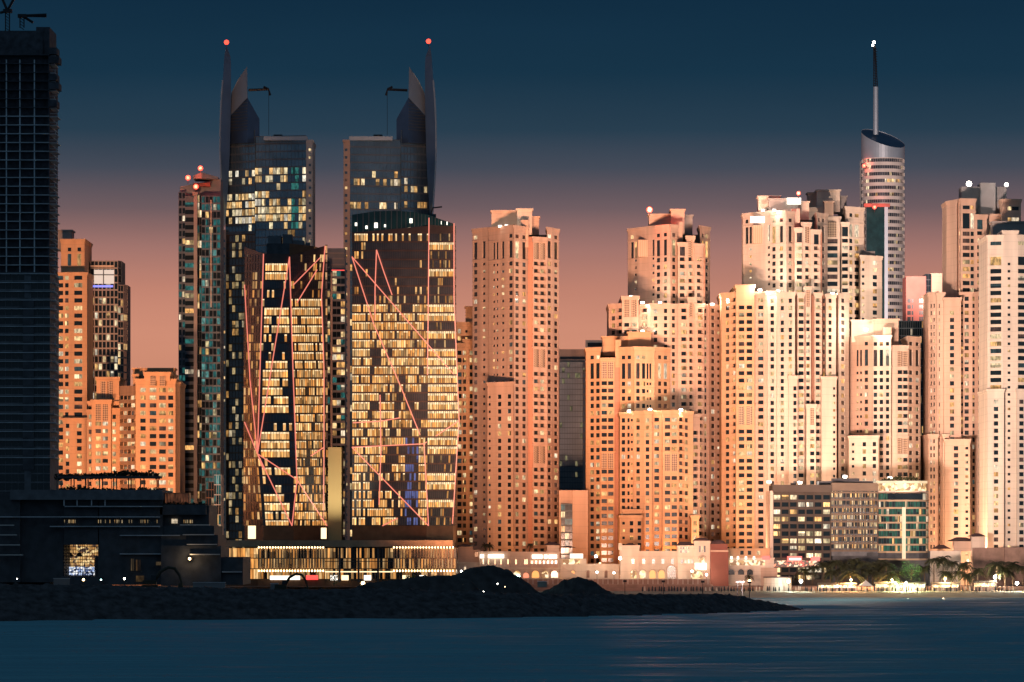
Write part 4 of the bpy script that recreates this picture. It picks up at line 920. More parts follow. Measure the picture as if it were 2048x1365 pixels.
beacon('red lamp on the near left corner of the teal tower roof', 376, 356, 2246, 1.4, power=3500, group=G3); beacon('red lamp on top of the canopy of the teal tower', 401, 337, 2252, 1.4, power=3500, group=G3); beacon('red lamp below the canopy of the teal tower', 392, 374, 2244, 1.4, power=4500, group=G3)
T = Tower('glass_residence', 'narrow balcony block with a thin cream pier seen between the two faceted towers', 'apartment block', 672, 2350, back=20, maxwin=100)
T.row0, T.pitch = 556, 15.2
T.sheer(648, 660, 520, 0, 0, 2, 15.2, band=.2, wall='mullion_grey', lit=res_lit(.25)); T.plate('pier', 661, 665, 545, 1080, -1, 'sandstone', 3); T.sheer(665, 690, 540, 0, 0, 3, 15.2, band=.3, wall='parapet_grey', lit=res_lit(.28)); T.box('roof_block', 655, 690, 497, 545, 4, 12, 'grey_concrete')
for r in (505, 516, 528): T.plate('roof_louvre', 656, 689, r, r + 3, 3.4, 'parapet_grey', .5)
T.plate('red_light_band', 663, 689, 540, 541.6, -.6, 'sign_red', .3)
T.finish()
# low glazed block and far blocks
T = Tower('glazed_block', 'low reddish framed glass block standing between the dark terraces and the finned tower', 'building', 428, 2180, back=20, maxwin=60)
T.sheer(412, 428, 964, 1, 0, 3, 16, band=.12, wall='bronze', lit=res_lit(.2)); T.sheer(428, 442, 950, -1, 0, 3, 20, band=.1, wall='white_concrete', lit=tl); T.finish()
T = Tower('office_tower', 'dark sloping glass tower between the slim peach tower and the orange towers', 'office tower', 1147, 2420, back=30, maxwin=100, lit=lambda px, py: (.18, .16, .08) if rnd.random() < .05 else None)
T.dark = 'haze_glass'; T.sheer(1119, 1166, 724, 0, 0, 9, 11, band=.12, wall='mullion_grey', bot=None, glass='room_glass'); b = MB(); d = T.d
T.sheer(1165, 1178, 724, 0, 6, 2, 11, band=.4, wall='parapet_grey'); b.prism([(X(1118, d), d + 8), (X(1180, d), d + 8), (X(1180, d), d + 26), (X(1118, d), d + 26)], 4, Z(718, d), 'sandstone'); b.build('upper_floor', T.root)
b = MB(); b.prism([(X(1112, d), d + 12), (X(1182, d), d + 12), (X(1182, d), d + 26), (X(1112, d), d + 26)], Z(722, d), Z(697, d), 'sandstone'); b.box(X(1172, d), X(1205, d), d + 10, d + 20, Z(760, d), Z(679, d), 'white_concrete'); b.build('roof_storey', T.root); T.plate('roof_window', 1120, 1172, 714, 721, 10, 'dark_glass'); T.plate('roof_window', 1175, 1204, 686, 694, 8, 'dark_glass', 1); T.finish()
T = Tower('low_block', 'plain peach block with a dark window column below the sloping glass tower', 'building', 1146, 2210, back=24, maxwin=60)
T.row0, T.pitch = 1020, 14.4; T.bay(1145, 1176, 981, 0, 0, (), wall='sandstone', cornice=False); T.sheer(1122, 1146, 1008, 1, 1, 3, 14.4, band=.2, wall='mullion_grey', lit=res_lit(.15)); T.bay(1118, 1146, 981, 4, 4, (), bot=None, cornice=False, wall='sandstone'); T.finish()
T = Tower('office_block', 'reddish block with a dark glass edge behind the tall pink tower', 'building', 1855, 2500, back=24, maxwin=40, lit=lambda px, py: None)
T.row0, T.pitch = 602, 12; T.bay(1812, 1852, 553, 2, 0, [(1818, 6, 'n'), (1825, 3, 'n'), (1840, 3, 'n'), (1846, 6, 'n')], start=598, wall='red_lit', cornice=False); T.bay(1861, 1900, 547, 2, 2, (), wall='sandstone', cornice=False); T.sheer(1851, 1862, 548, 0, 0, 2, 12, band=.1, wall='dark_shell'); T.finish()
T = Tower('glass_block', 'dark curved glass block peeking out behind the tower with the dazzling roof lamp', 'building', 1830, 2300, back=24, maxwin=60, lit=lambda px, py: warm(.8) if rnd.random() < .07 else None)
for i in range(5): T.sheer(1790 + i * 13.4, 1803.4 + i * 13.4, 642, 8 - 3.5 * math.sin((i) / 5 * 3.14), 8 - 3.5 * math.sin((i + 1) / 5 * 3.14), 3, 15, band=.12, wall='mullion_grey')
T.finish()
# ================================================================== the unfinished dark tower and terraces on the island
T = Tower('unfinished_tower', 'dark unfinished concrete tower with bare floor edges and scaffold on its flank', 'tower under construction', 52, 1740, zb=8, back=34, maxwin=100, lit=lambda px, py: (.05, .018, .008) if (530 < py < 560 and rnd.random() < .5) else None)
d = T.d; T.row0, T.pitch = 600, 17.5
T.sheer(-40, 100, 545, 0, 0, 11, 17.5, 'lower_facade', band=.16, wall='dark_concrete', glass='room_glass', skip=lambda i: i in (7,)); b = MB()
b.prism([(X(-40, d), d + 2), (X(98, d), d + 2), (X(98, d), d + 34), (X(-40, d), d + 34)], Z(545, d), Z(118, d), 'netting'); b.prism([(X(-40, d), d + 3), (X(84, d), d + 3), (X(84, d), d + 30), (X(-40, d), d + 30)], Z(118, d), Z(60, d), 'netting'); b.prism([(X(70, d), d + 4), (X(97, d), d + 4), (X(97, d), d + 30), (X(70, d), d + 30)], Z(118, d), Z(52, d), 'netting'); b.build('netted_core', T.root)
b = MB(); b.box(X(46, d), X(68, d), d - .8, d + 1, Z(940, d), Z(600, d), 'dark_shell'); b.build('blank_strip', T.root)
r = 110; k = 0
while r < 930:
    b = MB(); e = 99 + (4 if r > 540 else 0); w = rnd.uniform(10, 16) if r < 540 else rnd.uniform(5, 9)
    b.box(X(-40, d), X(e, d), d - 1.0, d + 33, Z(r + 1.4, d), Z(r, d), 'dark_slab' if r > 230 else 'netting'); b.box(X(e, d), X(e + w, d), d + 1, d + 14, Z(r + 1.6, d), Z(r, d), 'dark_slab')
    b.tube([(X(e + w - 1, d), d + 1.5, Z(r, d)), (X(e + w - 1, d), d + 1.5, Z(r - 6, d))], .12, 'dark_slab', 4); b.tube([(X(e, d), d + 1.5, Z(r - 5.5, d)), (X(e + w + 1, d), d + 1.5, Z(r - 5.5, d))], .10, 'dark_slab', 4)
    b.build('floor_slab', T.root)
    if k in (0, 1, 3, 4, 6): b = MB(); b.box(X(99, d), X(114 + (k % 3) * 4, d), d - 1, d + 10, Z(r - 1, d), Z(r - 14, d), 'netting'); b.build('edge_netting', T.root)
    r += 17.5; k += 1
for px in (-2, 13, 40, 69, 98):
    b = MB(); b.box(X(px - 1, d), X(px + 1, d), d - .7, d + .8, Z(545, d), Z(120 if px < 90 else 60, d), 'dark_slab' if px != 98 else 'netting'); b.build('column', T.root)
T.finish()
def crane(label, px, top, base, d, jib):
    t = thing('tower_crane', label, 'crane', (X(px, d), d, Z(base, d)), 'cranes on the unfinished tower'); x = X(px, d)
    b = MB()
    for s_ in (-.8, .8): b.tube([(x + s_, d, Z(base, d)), (x + s_, d, Z(top, d))], .22, 'steel_dark', 4)
    for r in range(int(top), int(base), 6): b.tube([(x - .8, d, Z(r, d)), (x + .8, d, Z(r + 6, d))], .14, 'steel_dark', 4)
    b.build('mast', t)
    b = MB()
    for (x1, r1) in jib: b.tube([(x, d, Z(top + 2, d)), (X(x1, d), d, Z(r1, d))], .55, 'steel_dark', 5)
    b.build('jib', t); b = MB(); b.box(x - 1.6, x + 1.8, d - 1.2, d + 1.2, Z(top + 6, d), Z(top - 1, d), 'steel_dark'); b.build('cab', t)
crane('crane with two raised jibs at the upper corner of the photo', 15, 20, 64, 1752, [(29, -4), (4, -4), (0, 26)]); crane('crane with a level jib on the unfinished tower roof', 44, 30, 56, 1756, [(93, 33), (93, 30), (66, 46)])
T = Tower('terraced_building', 'dark stepped terrace building with a pergola roof and one lit opening', 'building', 220, 1700, zb=7, back=60, maxwin=100)
d = T.d
def mass(x0, x1, top, bot, o, mat='dark_shell', nm='terrace'): T.box(nm, x0, x1, top, bot, o, 50, mat)
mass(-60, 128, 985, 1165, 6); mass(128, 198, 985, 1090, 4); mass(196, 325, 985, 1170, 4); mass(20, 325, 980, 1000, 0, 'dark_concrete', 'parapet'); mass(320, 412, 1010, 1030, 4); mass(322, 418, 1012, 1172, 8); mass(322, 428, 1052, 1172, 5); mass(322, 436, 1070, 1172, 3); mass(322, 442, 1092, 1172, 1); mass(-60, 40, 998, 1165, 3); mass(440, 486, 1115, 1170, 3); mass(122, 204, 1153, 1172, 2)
for (x0, x1, r, o) in ((130, 325, 1013, 2), (0, 320, 1034, 2.4), (0, 28, 1050.5, .6), (0, 34, 1070, .6), (0, 40, 1090, .6), (0, 46, 1110, .6), (360, 420, 1050, 1), (366, 428, 1069.5, 1), (374, 434, 1089, 1), (380, 440, 1109, 0), (240, 360, 1071, 3.4), (240, 330, 1108, 3.4), (100, 320, 1053, 3.4), (444, 484, 1144, 2.4)):
    b = MB(); b.box(X(x0, d + o), X(x1, d + o), d + o - 1.2, d + o + 1, Z(r + 1.3, d + o), Z(r - .6, d + o), 'white_concrete' if r in (1050.5, 1070, 1090, 1110, 1050, 1069.5, 1089, 1109) else 'dark_slab'); b.build('slab_edge', T.root)
for x in (128, 154, 183, 210): T.plate('column', x - 1, x + 1, 996, 1012, .4, 'dark_slab', .8)
for i in range(44):
    x = rnd.choice([rnd.uniform(112, 150), rnd.uniform(192, 318), rnd.uniform(205, 290), rnd.uniform(365, 385)]); o = 3.4 if x < 325 else 7.4; c = warm(.45); part = {}
    P = [(X(x, d + o), d + o, Z(1046.5, d)), (X(x + 1.3, d + o), d + o, Z(1046.5, d)), (X(x + 1.3, d + o), d + o, Z(1040, d)), (X(x, d + o), d + o, Z(1040, d))]; T.win({}, P, .3, 1.2, x, 1043, lambda px, py: c)
for (x0, x1, a, c) in ((343, 355, 1038, 1047), (262, 268, 1118, 1142), (272, 281, 1120, 1142), (312, 328, 1124, 1131), (272, 288, 1152, 1164)):
    o = 2.4 if x0 < 320 else 7.2; k = .7 if x0 == 343 else .10
    T.win({}, [(X(x0, d + o), d + o, Z(c, d)), (X(x1, d + o), d + o, Z(c, d)), (X(x1, d + o), d + o, Z(a, d)), (X(x0, d + o), d + o, Z(a, d))], 2, 2, x0, a, lambda px, py: warm(k))
# lit opening: a real recess with a bright hall wall, two arches and a blue-white stand
b = MB(); dd = d + 30; b.box(X(124, dd), X(202, dd), dd, dd + 1, Z(1160, dd), Z(1085, dd), 'hall_wall'); b.build('hall_wall', T.root)
b = MB(); b.box(X(133, dd), X(196, dd), dd - 4, dd - 3.6, Z(1158, dd), Z(1134, dd), 'hall_stand'); b.build('glittering_stand', T.root)
for x in (140, 159):
    b = MB(); pts = [(X(x, dd) + 1.2 * math.cos(a * .2618), Z(1114, dd) + 1.7 * math.sin(a * .2618)) for a in range(13)]
    b.mesh([(p[0], dd - 1, p[1]) for p in pts] + [(p[0], dd - .6, p[1]) for p in pts], [tuple(range(12, -1, -1)), tuple(range(13, 26))] + [(k, k + 1, 14 + k, 13 + k) for k in range(12)], 'dark_shell'); b.build('arch', T.root)
b = MB()
for i in range(16): x = 127 + i * 4.8 + rnd.uniform(-1, 1); b.tube([(X(x, d + 6), d + 6, Z(1158, d)), (X(x, d + 6), d + 6, Z(1090, d))], .09, 'steel_dark', 4)
for i in range(10): r_ = 1094 + i * 6.4; b.tube([(X(126, d + 6), d + 6, Z(r_, d)), (X(200, d + 6), d + 6, Z(r_, d))], .12, 'steel_dark', 4)
b.box(X(190, d + 5.5), X(201, d + 5.5), d + 5.5, d + 6, Z(1158, d), Z(1112, d), 'netting'); b.build('scaffold_lattice', T.root)
# pergola with planting
b = MB(); b.box(X(112, d), X(318, d), d + 6, d + 16, Z(956.5, d), Z(952, d), 'dark_shell'); b.build('pergola_roof', T.root)
for x in (114, 122, 142, 148, 171, 176, 199, 205, 227, 233, 257, 262, 281, 288, 314, 317): T.plate('pergola_post', x - 1, x + 1, 955, 985, 8, 'dark_shell', .8)
def shrub_mass(T, name, pts, n, s_, mat='palm_leaf', off=8):
    b = MB()
    for i in range(n):
        x = rnd.uniform(pts[0][0], pts[-1][0]); r0 = interp(pts, x); dd = T.d + off + rnd.uniform(0, 6); z = Z(r0, dd) + rnd.uniform(-.9, .35); c = Vector((X(x, dd), dd, z))
        for q in range(3):
            a = Vector((rnd.uniform(-1, 1), rnd.uniform(-1, 1), rnd.uniform(-1, 1))) * s_; e = Vector((rnd.uniform(-1, 1), rnd.uniform(-1, 1), rnd.uniform(-1, 1))) * s_; b.face([c, c + a, c + a + e, c + e], mat)
    return b.build(name, T.root)
simple('dusk_leaf', (.03, .035, .025), .8, 0, .4, .8)
shrub_mass(T, 'planting', [(110, 952), (200, 952), (240, 948), (262, 946), (285, 950), (300, 946), (316, 951)], 420, .8, 'dusk_leaf'); shrub_mass(T, 'planting', [(118, 980), (160, 976), (200, 981), (325, 980)], 320, .7, 'dusk_leaf', 1); shrub_mass(T, 'planting', [(320, 1010), (412, 1010)], 150, .9, 'dusk_leaf', 5)
T.sheer(330, 378, 986, 10, 10, 9, 24, 'roof_cage', bot=1012, band=.1, wall='bronze', lit=lambda px, py: (.10, .035, .015), back=d + 20)
T.finish()
lamp('POINT', (X(380, d), d - 3, Z(1118, d)), 700, (1, .7, .4), None, .3)
b = MB(); b.ball((X(380, d), d - 2, Z(1118, d)), .55, 'warm_lamp'); o = b.build('terrace_lamp', loc=(X(380, d), d - 2, Z(1118, d))); tag(o, 'small warm lamp low on the dark stepped building', 'lamp')
# construction ground: container, huts, excavators, tiny site lamps
def container(label, px0, px1, top, bot, d, mat):
    t = thing('site_cabin', label, 'cabin', (X((px0 + px1) / 2, d), d, Z(bot, d)), 'site cabins on the island'); b = MB(); b.box(X(px0, d), X(px1, d), d, d + 3, Z(bot, d), Z(top, d), mat); b.build('body', t)
    b = MB()
    for i in range(9): x = X(px0 + (px1 - px0) * (i + .5) / 9, d); b.box(x - .12, x + .12, d - .1, d, Z(bot - .6, d), Z(top + .6, d), 'grey_concrete')
    b.build('ribs', t); b = MB(); b.box(X(px0, d) - .1, X(px1, d) + .1, d - .15, d + 3.1, Z(top, d), Z(top - 1, d), 'dark_slab'); b.build('roof', t)
container('pale ribbed site cabin below the lit opening of the dark building', 107, 138, 1158, 1174, 1650, 'grey_concrete'); container('low teal site cabin at the far left of the island', 52, 98, 1172, 1181, 1640, 'teal_glass'); container('low pale site cabin right of the dark building', 386, 450, 1166, 1177, 1650, 'grey_concrete'); container('dark site cabin between the two largest earth heaps', 1075, 1094, 1164, 1175, 1590, 'dark_shell'); container('small grey site cabin left of the arched excavator', 541, 556, 1168, 1186, 1560, 'grey_concrete')
def excavator(label, px, row, d, k, flip):
    s_ = -1 if flip else 1; x = X(px, d); z = Z(row, d); t = thing('excavator', label, 'excavator', (x, d, z), 'excavators on the island')
    for o in (-1.0, 1.0): b = MB(); b.prism([(x - 1.9 * k, d + o - .3), (x + 1.9 * k, d + o - .3), (x + 1.9 * k, d + o + .3), (x - 1.9 * k, d + o + .3)], z, z + .9 * k, 'machine'); b.build('track', t)
    b = MB(); b.box(x - 1.7 * k, x + 1.5 * k, d - 1.2, d + 1.2, z + .95 * k, z + 2.0 * k, 'machine'); b.build('body', t)
    b = MB(); b.box(min(x + s_ * .3 * k, x + s_ * 1.5 * k), max(x + s_ * .3 * k, x + s_ * 1.5 * k), d - 1.1, d - .1, z + 2.0 * k, z + 3.2 * k, 'dark_glass'); b.build('cab', t)
    b = MB(); pts = [(x + s_ * u * k, d + .4, z + v * k) for (u, v) in ((1, 1.8), (2.4, 4.0), (4.2, 5.0), (5.8, 4.7))]; b.tube(pts, .42 * k, 'machine', 6, .3 * k); b.build('boom', t)
    b = MB(); b.tube([(x + s_ * u * k, d + .4, z + v * k) for (u, v) in ((5.6, 4.9), (6.8, 3.2), (7.4, 1.2))], .34 * k, 'machine', 6, .22 * k); b.build('stick', t)
    b = MB(); b.prism([(x + s_ * u * k, d + .4 + w) for (u, w) in ((6.6, -.6), (7.7, -.6), (7.7, .6), (6.6, .6))], z + .2 * k, z + 1.3 * k, 'machine'); b.build('bucket', t)
excavator('excavator with an arched boom before the lit podium shopfronts', 562, 1184, 1545, 1.25, False); excavator('excavator in front of the dark terraced building, boom lowered', 300, 1178, 1560, 1.5, False)
def site_lamp(label, px, py, d, r, mat, power=0, c=(1, .8, .5)):
    t = thing('site_lamp', label, 'lamp', (X(px, d), d, Z(py, d) - 2.4), 'small lamps around the island'); b = MB(); b.ball((X(px, d), d, Z(py, d)), r, mat); b.build('bulb', t); b = MB(); b.tube([(X(px, d), d, Z(py, d) - 2.4), (X(px, d), d, Z(py, d) - r * .7)], .07, 'steel_dark', 4); b.build('post', t)
    if power: lamp('POINT', (X(px, d), d - r - .3, Z(py, d)), power, c, t, .3)
for a in (('teal white lamp on the flank of the largest earth heap', 1036, 1153, 1584, .75, 'teal_lamp', 500, (.6, 1, .95)), ('orange lamp under the lit opening', 167, 1160, 1640, .5, 'warm_lamp', 150), ('white lamp before the dark building', 249, 1158, 1640, .4, 'white_lamp', 100), ('greenish lamp left of the excavators', 202, 1160, 1640, .3, 'teal_lamp'), ('bright warm lamp in front of the podium glass centre', 726, 1167, 1600, .75, 'warm_lamp', 600),
          ('white lamp among people below the largest heap', 995, 1168, 1540, .22, 'white_lamp'), ('lower white lamp below the largest heap', 967, 1184, 1530, .25, 'white_lamp'), ('dim lamp at the foot of the largest heap', 1010, 1174, 1530, .18, 'warm_lamp'), ('faint lamp near the left frame edge', 34, 1158, 1640, .2, 'white_lamp')): site_lamp(*a)
# ================================================================== grey hotel with the curved green end
T = Tower('hotel', 'wide low grey hotel with sawtooth windows and a green glazed curved end', 'hotel', 1700, 2130, zb=4, back=34, maxwin=100)
d = T.d
hl = lambda px, py: ((lambda c: (c[0], c[1] * 1.05, c[2] * 1.1))(warm(1.7)) if rnd.random() < .52 else None)
T.row0, T.pitch = 995, 14.55
for i, x in enumerate((1554.5, 1571, 1587.5, 1604, 1620.5, 1637, 1654)):
    T.bay(x - 8.3, x + 8.2, 985, 0, 1.6, [(x - .6, 11.5, 'g')], start=990, wall='hotel_wall', cornice=False, lit=hl, name='room_bay')
T.bay(1540, 1546.4, 982, -1, -1, (), wall='cream', cornice=False, name='corner_pier')
T.box('roof_band', 1545, 1664, 970, 984.6, -1, 30, 'hotel_wall'); T.box('roof_band', 1663, 1757, 966, 982, 0, 30, 'hotel_band', skew=8)
# receding middle: slabs, dividing fins, lit rooms behind
T.sheer(1663, 1757, 982, 2, 10, 30, 14.55, 'balcony_wall', band=.2, wall='dark_concrete', lit=lambda px, py: warm(1.25) if rnd.random() < .5 else ((.03, .05, .05) if rnd.random() < .3 else None), bot=1112)
for k in range(9):
    r = 985.5 + k * 14.55; b = MB(); b.prism([(X(1662, d), d - .4), (X(1758, d + 8), d + 7.6), (X(1758, d + 8), d + 12), (X(1662, d), d + 6)], Z(r + 1.7, d + 4), Z(r - 1.7, d + 4), 'hotel_band'); b.build('balcony_slab', T.root)
b = MB()
for i in range(12): x = 1669 + i * 7.8; o = (x - 1663) / 94 * 8; b.box(X(x, d + o) - .12, X(x, d + o) + .12, d + o + .1, d + o + 2.2, Z(1104, d + o), Z(985, d + o), 'hotel_band')
b.build('balcony_fins', T.root)
# green glazed end, gently curved
gl = lambda px, py: ((.018, .10, .062) if rnd.random() < .60 else (warm(.9) if rnd.random() < .5 else (.01, .03, .03)))
arc = [(1757, 6), (1772, 2), (1790, 0), (1815, 0), (1838, 1.5), (1852, 5), (1857, 10)]
for (x0, o0), (x1, o1) in zip(arc, arc[1:]): T.sheer(x0, x1, 987, o0, o1, max(1, int((x1 - x0) / 5)), 14.7, 'green_glazing', band=.06, wall='dark_shell', lit=gl, glass='curtain_glass', bot=1119)
for k in range(9):
    r = 1001.5 + k * 14.7; b = MB(); b.prism([(X(x, d + o), d + o - 1.1) for x, o in arc] + [(X(1857, d), d + 24), (X(1757, d), d + 24)], Z(r + 1.9, d), Z(r - 1.6, d), 'hotel_cream'); b.build('floor_band', T.root)
b = MB(); b.prism([(X(x, d + o), d + o - 1.2) for x, o in arc] + [(X(1857, d), d + 24), (X(1757, d), d + 24)], Z(985, d), Z(982, d), 'cream'); b.build('terrace_slab', T.root)
b = MB(); b.box(X(1775, d), X(1845, d), d - .9, d - .7, Z(1000, d), Z(987, d), 'dark_glass'); b.build('dark_band', T.root)
b = MB(); b.box(X(1804, d), X(1811, d), d - 1.5, d - .2, Z(1118, d), Z(1015, d), 'cove_soft'); b.build('lit_column', T.root)
b = MB(); b.prism([(X(1760, d), d + 5), (X(1790, d), d - .2), (X(1838, d), d + 1), (X(1855, d), d + 6), (X(1855, d), d + 12), (X(1760, d), d + 12)], Z(982, d), Z(967, d), 'terrace_lights'); b.build('roof_bar', T.root)
b = MB(); b.prism([(X(1757, d), d + 4), (X(1790, d), d - .8), (X(1838, d), d + .4), (X(1857, d), d + 5), (X(1857, d), d + 14), (X(1757, d), d + 14)], Z(967, d), Z(962, d), 'cove_soft'); b.build('lit_canopy', T.root)
b = MB(); b.prism([(X(1640, d), d + 8), (X(1750, d), d + 10), (X(1750, d), d + 22), (X(1640, d), d + 22)], Z(970, d), Z(962, d), 'dark_shell'); b.box(X(1668, d), X(1722, d), d + 10, d + 18, Z(963, d), Z(956.5, d), 'steel_dark'); b.build('roof_plant', T.root)
T.box('roof_tank', 1582, 1592, 966, 972, 4, 4, 'steel_dark'); T.box('ground_floor', 1545, 1857, 1106, None, 8, 20, 'dark_shell')
shrub_mass(T, 'roof_planting', [(1764, 962), (1790, 958), (1810, 956), (1825, 957), (1838, 961)], 90, .9, 'palm_leaf', 4)
T.plate('red_canopy', 1575, 1604, 1113, 1123, -3, 'sign_red', 3); T.plate('restaurant_sign', 1579, 1602, 1117, 1120.5, -3.3, 'sign_white'); T.plate('red_canopy', 1622, 1640, 1114, 1122, -2, 'sign_red', 2); T.plate('bar_front', 1542, 1640, 1122, 1134, -1, 'bar_lights', 1)
T.plate('roof_flood', 1533, 1543, 962, 967, -2, 'sign_white', .6); T.finish()
lamp('POINT', (X(1806, d), d - 3, Z(974, d)), 1500, (1, .7, .4), T.root, 1.5)
# ================================================================== low promenade buildings
def archwall(T, mb, x0, x1, top, bot, o, mat): mb.box(X(x0, T.d + o), X(x1, T.d + o), T.d + o, T.d + o + 10, Z(bot, T.d), Z(top, T.d), mat)
def arch(T, px, w, top, bot, o, mat, name='arched_opening'):
    d = T.d + o; b = MB(); r = w / 2 * d / F; x = X(px, d); z0 = Z(bot, d); zs = max(Z(top, d) - r, z0 + .1)
    pts = [(x + r, z0)] + [(x + r * math.cos(a * math.pi / 10), zs + r * math.sin(a * math.pi / 10)) for a in range(11)] + [(x - r, z0)]
    n = len(pts); b.mesh([(p[0], d - .12, p[1]) for p in pts] + [(p[0], d + .3, p[1]) for p in pts], [tuple(range(n - 1, -1, -1)), tuple(range(n, 2 * n))] + [(k, (k + 1) % n, n + (k + 1) % n, n + k) for k in range(n)], mat)
    f = b.build(name, T.root); b = MB()
    ring = [(x + (r + .35) * math.cos(a * math.pi / 10), d - .2, zs + (r + .35) * math.sin(a * math.pi / 10)) for a in range(11)]; b.tube(ring, .2, 'cream', 4); b.build('arch_moulding', f)
def hip(T, name, x0, x1, eave, top, o, dep, mat='roof_tile', flat=.25):
    d = T.d + o; a, c = X(x0, d), X(x1, d); z0, z1 = Z(eave, d), Z(top, d); m_ = (a + c) / 2; k = (c - a) * flat / 2
    b = MB(); v = [(a - .7, d - .7, z0), (c + .7, d - .7, z0), (c + .7, d + dep + .7, z0), (a - .7, d + dep + .7, z0), (m_ - k, d + dep * .4, z1), (m_ + k, d + dep * .4, z1), (m_ + k, d + dep * .6, z1), (m_ - k, d + dep * .6, z1)]
    b.mesh(v, [(0, 1, 5, 4), (1, 2, 6, 5), (2, 3, 7, 6), (3, 0, 4, 7), (4, 5, 6, 7), (3, 2, 1, 0)], mat); b.build(name, T.root)
def holes(T, part_name, x0, x1, top, bot, o, wins, wall, lit=None, dep=12):
    """one wall block with rectangular windows [(px, w, row top, row bottom)]"""
    T.row0, T.pitch = 0, 50; d = T.d + o; mb = MB(); part = {}; A, B = (X(x0, d), d), (X(x1, d), d); k = d / F
    cols = {}
    for (px, w, a, c) in wins: cols.setdefault((px, w), []).append((Z(c, d), Z(a, d)))
    T.facade(mb, part, A, B, Z(top, d), Z(bot, d), [((p - w / 2 - x0) * k, (p + w / 2 - x0) * k, h) for (p, w), h in cols.items()], .4, wall, lit)
    Q = lambda x, y, z: (x, y, z); z0, z1 = Z(bot, d), Z(top, d)
    mb.face([(B[0], d, z0), (B[0], d + dep, z0), (B[0], d + dep, z1), (B[0], d, z1)], wall); mb.face([(A[0], d + dep, z0), (A[0], d, z0), (A[0], d, z1), (A[0], d + dep, z1)], wall); mb.face([(A[0], d, z1), (B[0], d, z1), (B[0], d + dep, z1), (A[0], d + dep, z1)], wall)
    mb.box(A[0] - .3, B[0] + .3, d - .35, d, z1 - .5, z1 + .25, wall); part['o'] = mb.build(part_name, T.root)
T = Tower('shopping_building', 'low pink shopping building with glowing signs behind the largest earth heap', 'shopping building', 1040, 2110, zb=4, back=20, wall='cream', lit=lit_p(.25), maxwin=100)
holes(T, 'front_wall', 958, 1020, 1104, 1176, 0, [(p, 2.6, 1119, 1129) for p in (962, 966.5, 977, 990, 1002, 1016)], 'pale'); holes(T, 'front_wall', 1020.2, 1119, 1105, 1176, -.6, [(p, 2.8, 1119, 1129) for p in (1032, 1050, 1054)] + [(p, 4.6, 1121.5, 1128) for p in (1064, 1072, 1080, 1088, 1096, 1104, 1112)], 'cream')
T.plate('balcony', 1061, 1116, 1130, 1136, -1.6, 'sandstone', 1); T.plate('cornice', 957, 1119, 1135.5, 1138, -1.0, 'pale', .5)
for a, c, r in ((976, 1008, 1113), (1064, 1085, 1113.5), (1088, 1095, 1113.5), (1097, 1114, 1113.5), (960, 968, 1113)): T.plate('glowing_sign', a, c, r - 3.6, r + 3.8, -1.2, 'sign_white', .4)
for (x, w, m_) in ((1034, 14, 'terrace_lights'), (1052, 11, 'shopfront_lit'), (1071, 14, 'sign_orange'), (1090, 13, 'terrace_lights'), (1109, 14, 'dark_glass')): arch(T, x, w, 1142 if w > 12 else 1146, 1156, -.8, m_)
T.box('turret', 1094, 1118, 1091, 1106, 1, 7, 'cream'); hip(T, 'turret_roof', 1089, 1119, 1090.5, 1084.5, .5, 8); T.box('turret', 916, 946, 1094, 1126, 2, 8, 'sandstone'); hip(T, 'turret_roof', 914, 947, 1093.5, 1089, 1.5, 9)
holes(T, 'side_wall', 900, 958, 1126, 1176, 1, [(930, 4, 1134, 1142)], 'pale'); T.box('side_block', 945, 960, 1100, 1126, 3, 8, 'sandstone'); arch(T, 953, 7, 1104, 1114, 3, 'dark_glass'); T.finish()
T = Tower('terrace_building', 'bright roof terrace and arcaded ramp wall between the two pink shopping buildings', 'building', 1178, 2116, zb=4, back=20, wall='pale', lit=lit_p(.3), maxwin=60)
T.box('terrace_block', 1118, 1173, 1118, 1130, 2, 8, 'pale'); T.plate('glowing_sign', 1140, 1166, 1108, 1117, 3, 'sign_white'); T.plate('terrace_front', 1126, 1160, 1119, 1129, 1.5, 'terrace_lights', .3); holes(T, 'ramp_wall', 1119, 1238, 1130, 1176, 0, [], 'pale')
for x in (1123, 1146, 1176, 1212): arch(T, x, 6, 1142, 1156, -.3, 'sign_orange' if x < 1150 else 'promenade_stone')
T.box('garden_wall', 1173, 1232, 1128, 1131, .5, 3, 'cream'); b = MB(); dd = T.d - 1.5
b.mesh([(X(x, dd + o), dd + o, Z(r, dd)) for o in (0, 1.2) for (x, r) in ((1120, 1130), (1160, 1156), (1120, 1156))], [(0, 2, 1), (3, 4, 5), (0, 1, 4, 3), (1, 2, 5, 4), (2, 0, 3, 5)], 'cream'); b.build('stair_flank', T.root)
hip(T, 'pavilion_roof', 1122, 1150, 1096, 1092, 10, 8); T.finish()
T = Tower('shopping_building', 'low cream shopping building with a domed corner tower and arches by the red wall', 'shopping building', 1330, 2106, zb=4, back=20, wall='pale', lit=lambda px, py: None, maxwin=100)
holes(T, 'front_wall', 1279, 1356, 1103.5, 1176, 0, [(p, 6, 1118, 1128) for p in (1287.5, 1307, 1326, 1345)], 'pale'); holes(T, 'corner_block', 1240, 1279, 1092, 1176, -1, [(1266, 6, 1118, 1128)], 'cream'); T.box('corner_parapet', 1237, 1244, 1087, 1100, -1.2, 6, 'pale'); hip(T, 'corner_roof', 1249, 1271, 1091.5, 1086.5, 1, 7)
for (x, m_) in ((1267, 'terrace_lights'), (1285, 'terrace_lights'), (1305, 'sign_orange'), (1323, 'sign_orange')): arch(T, x, 12, 1141, 1157, -1.2 if x < 1279 else -.2, m_)
arch(T, 1343, 17, 1131.5, 1164, -.3, 'dark_glass', 'tall_arched_window')
b = MB()
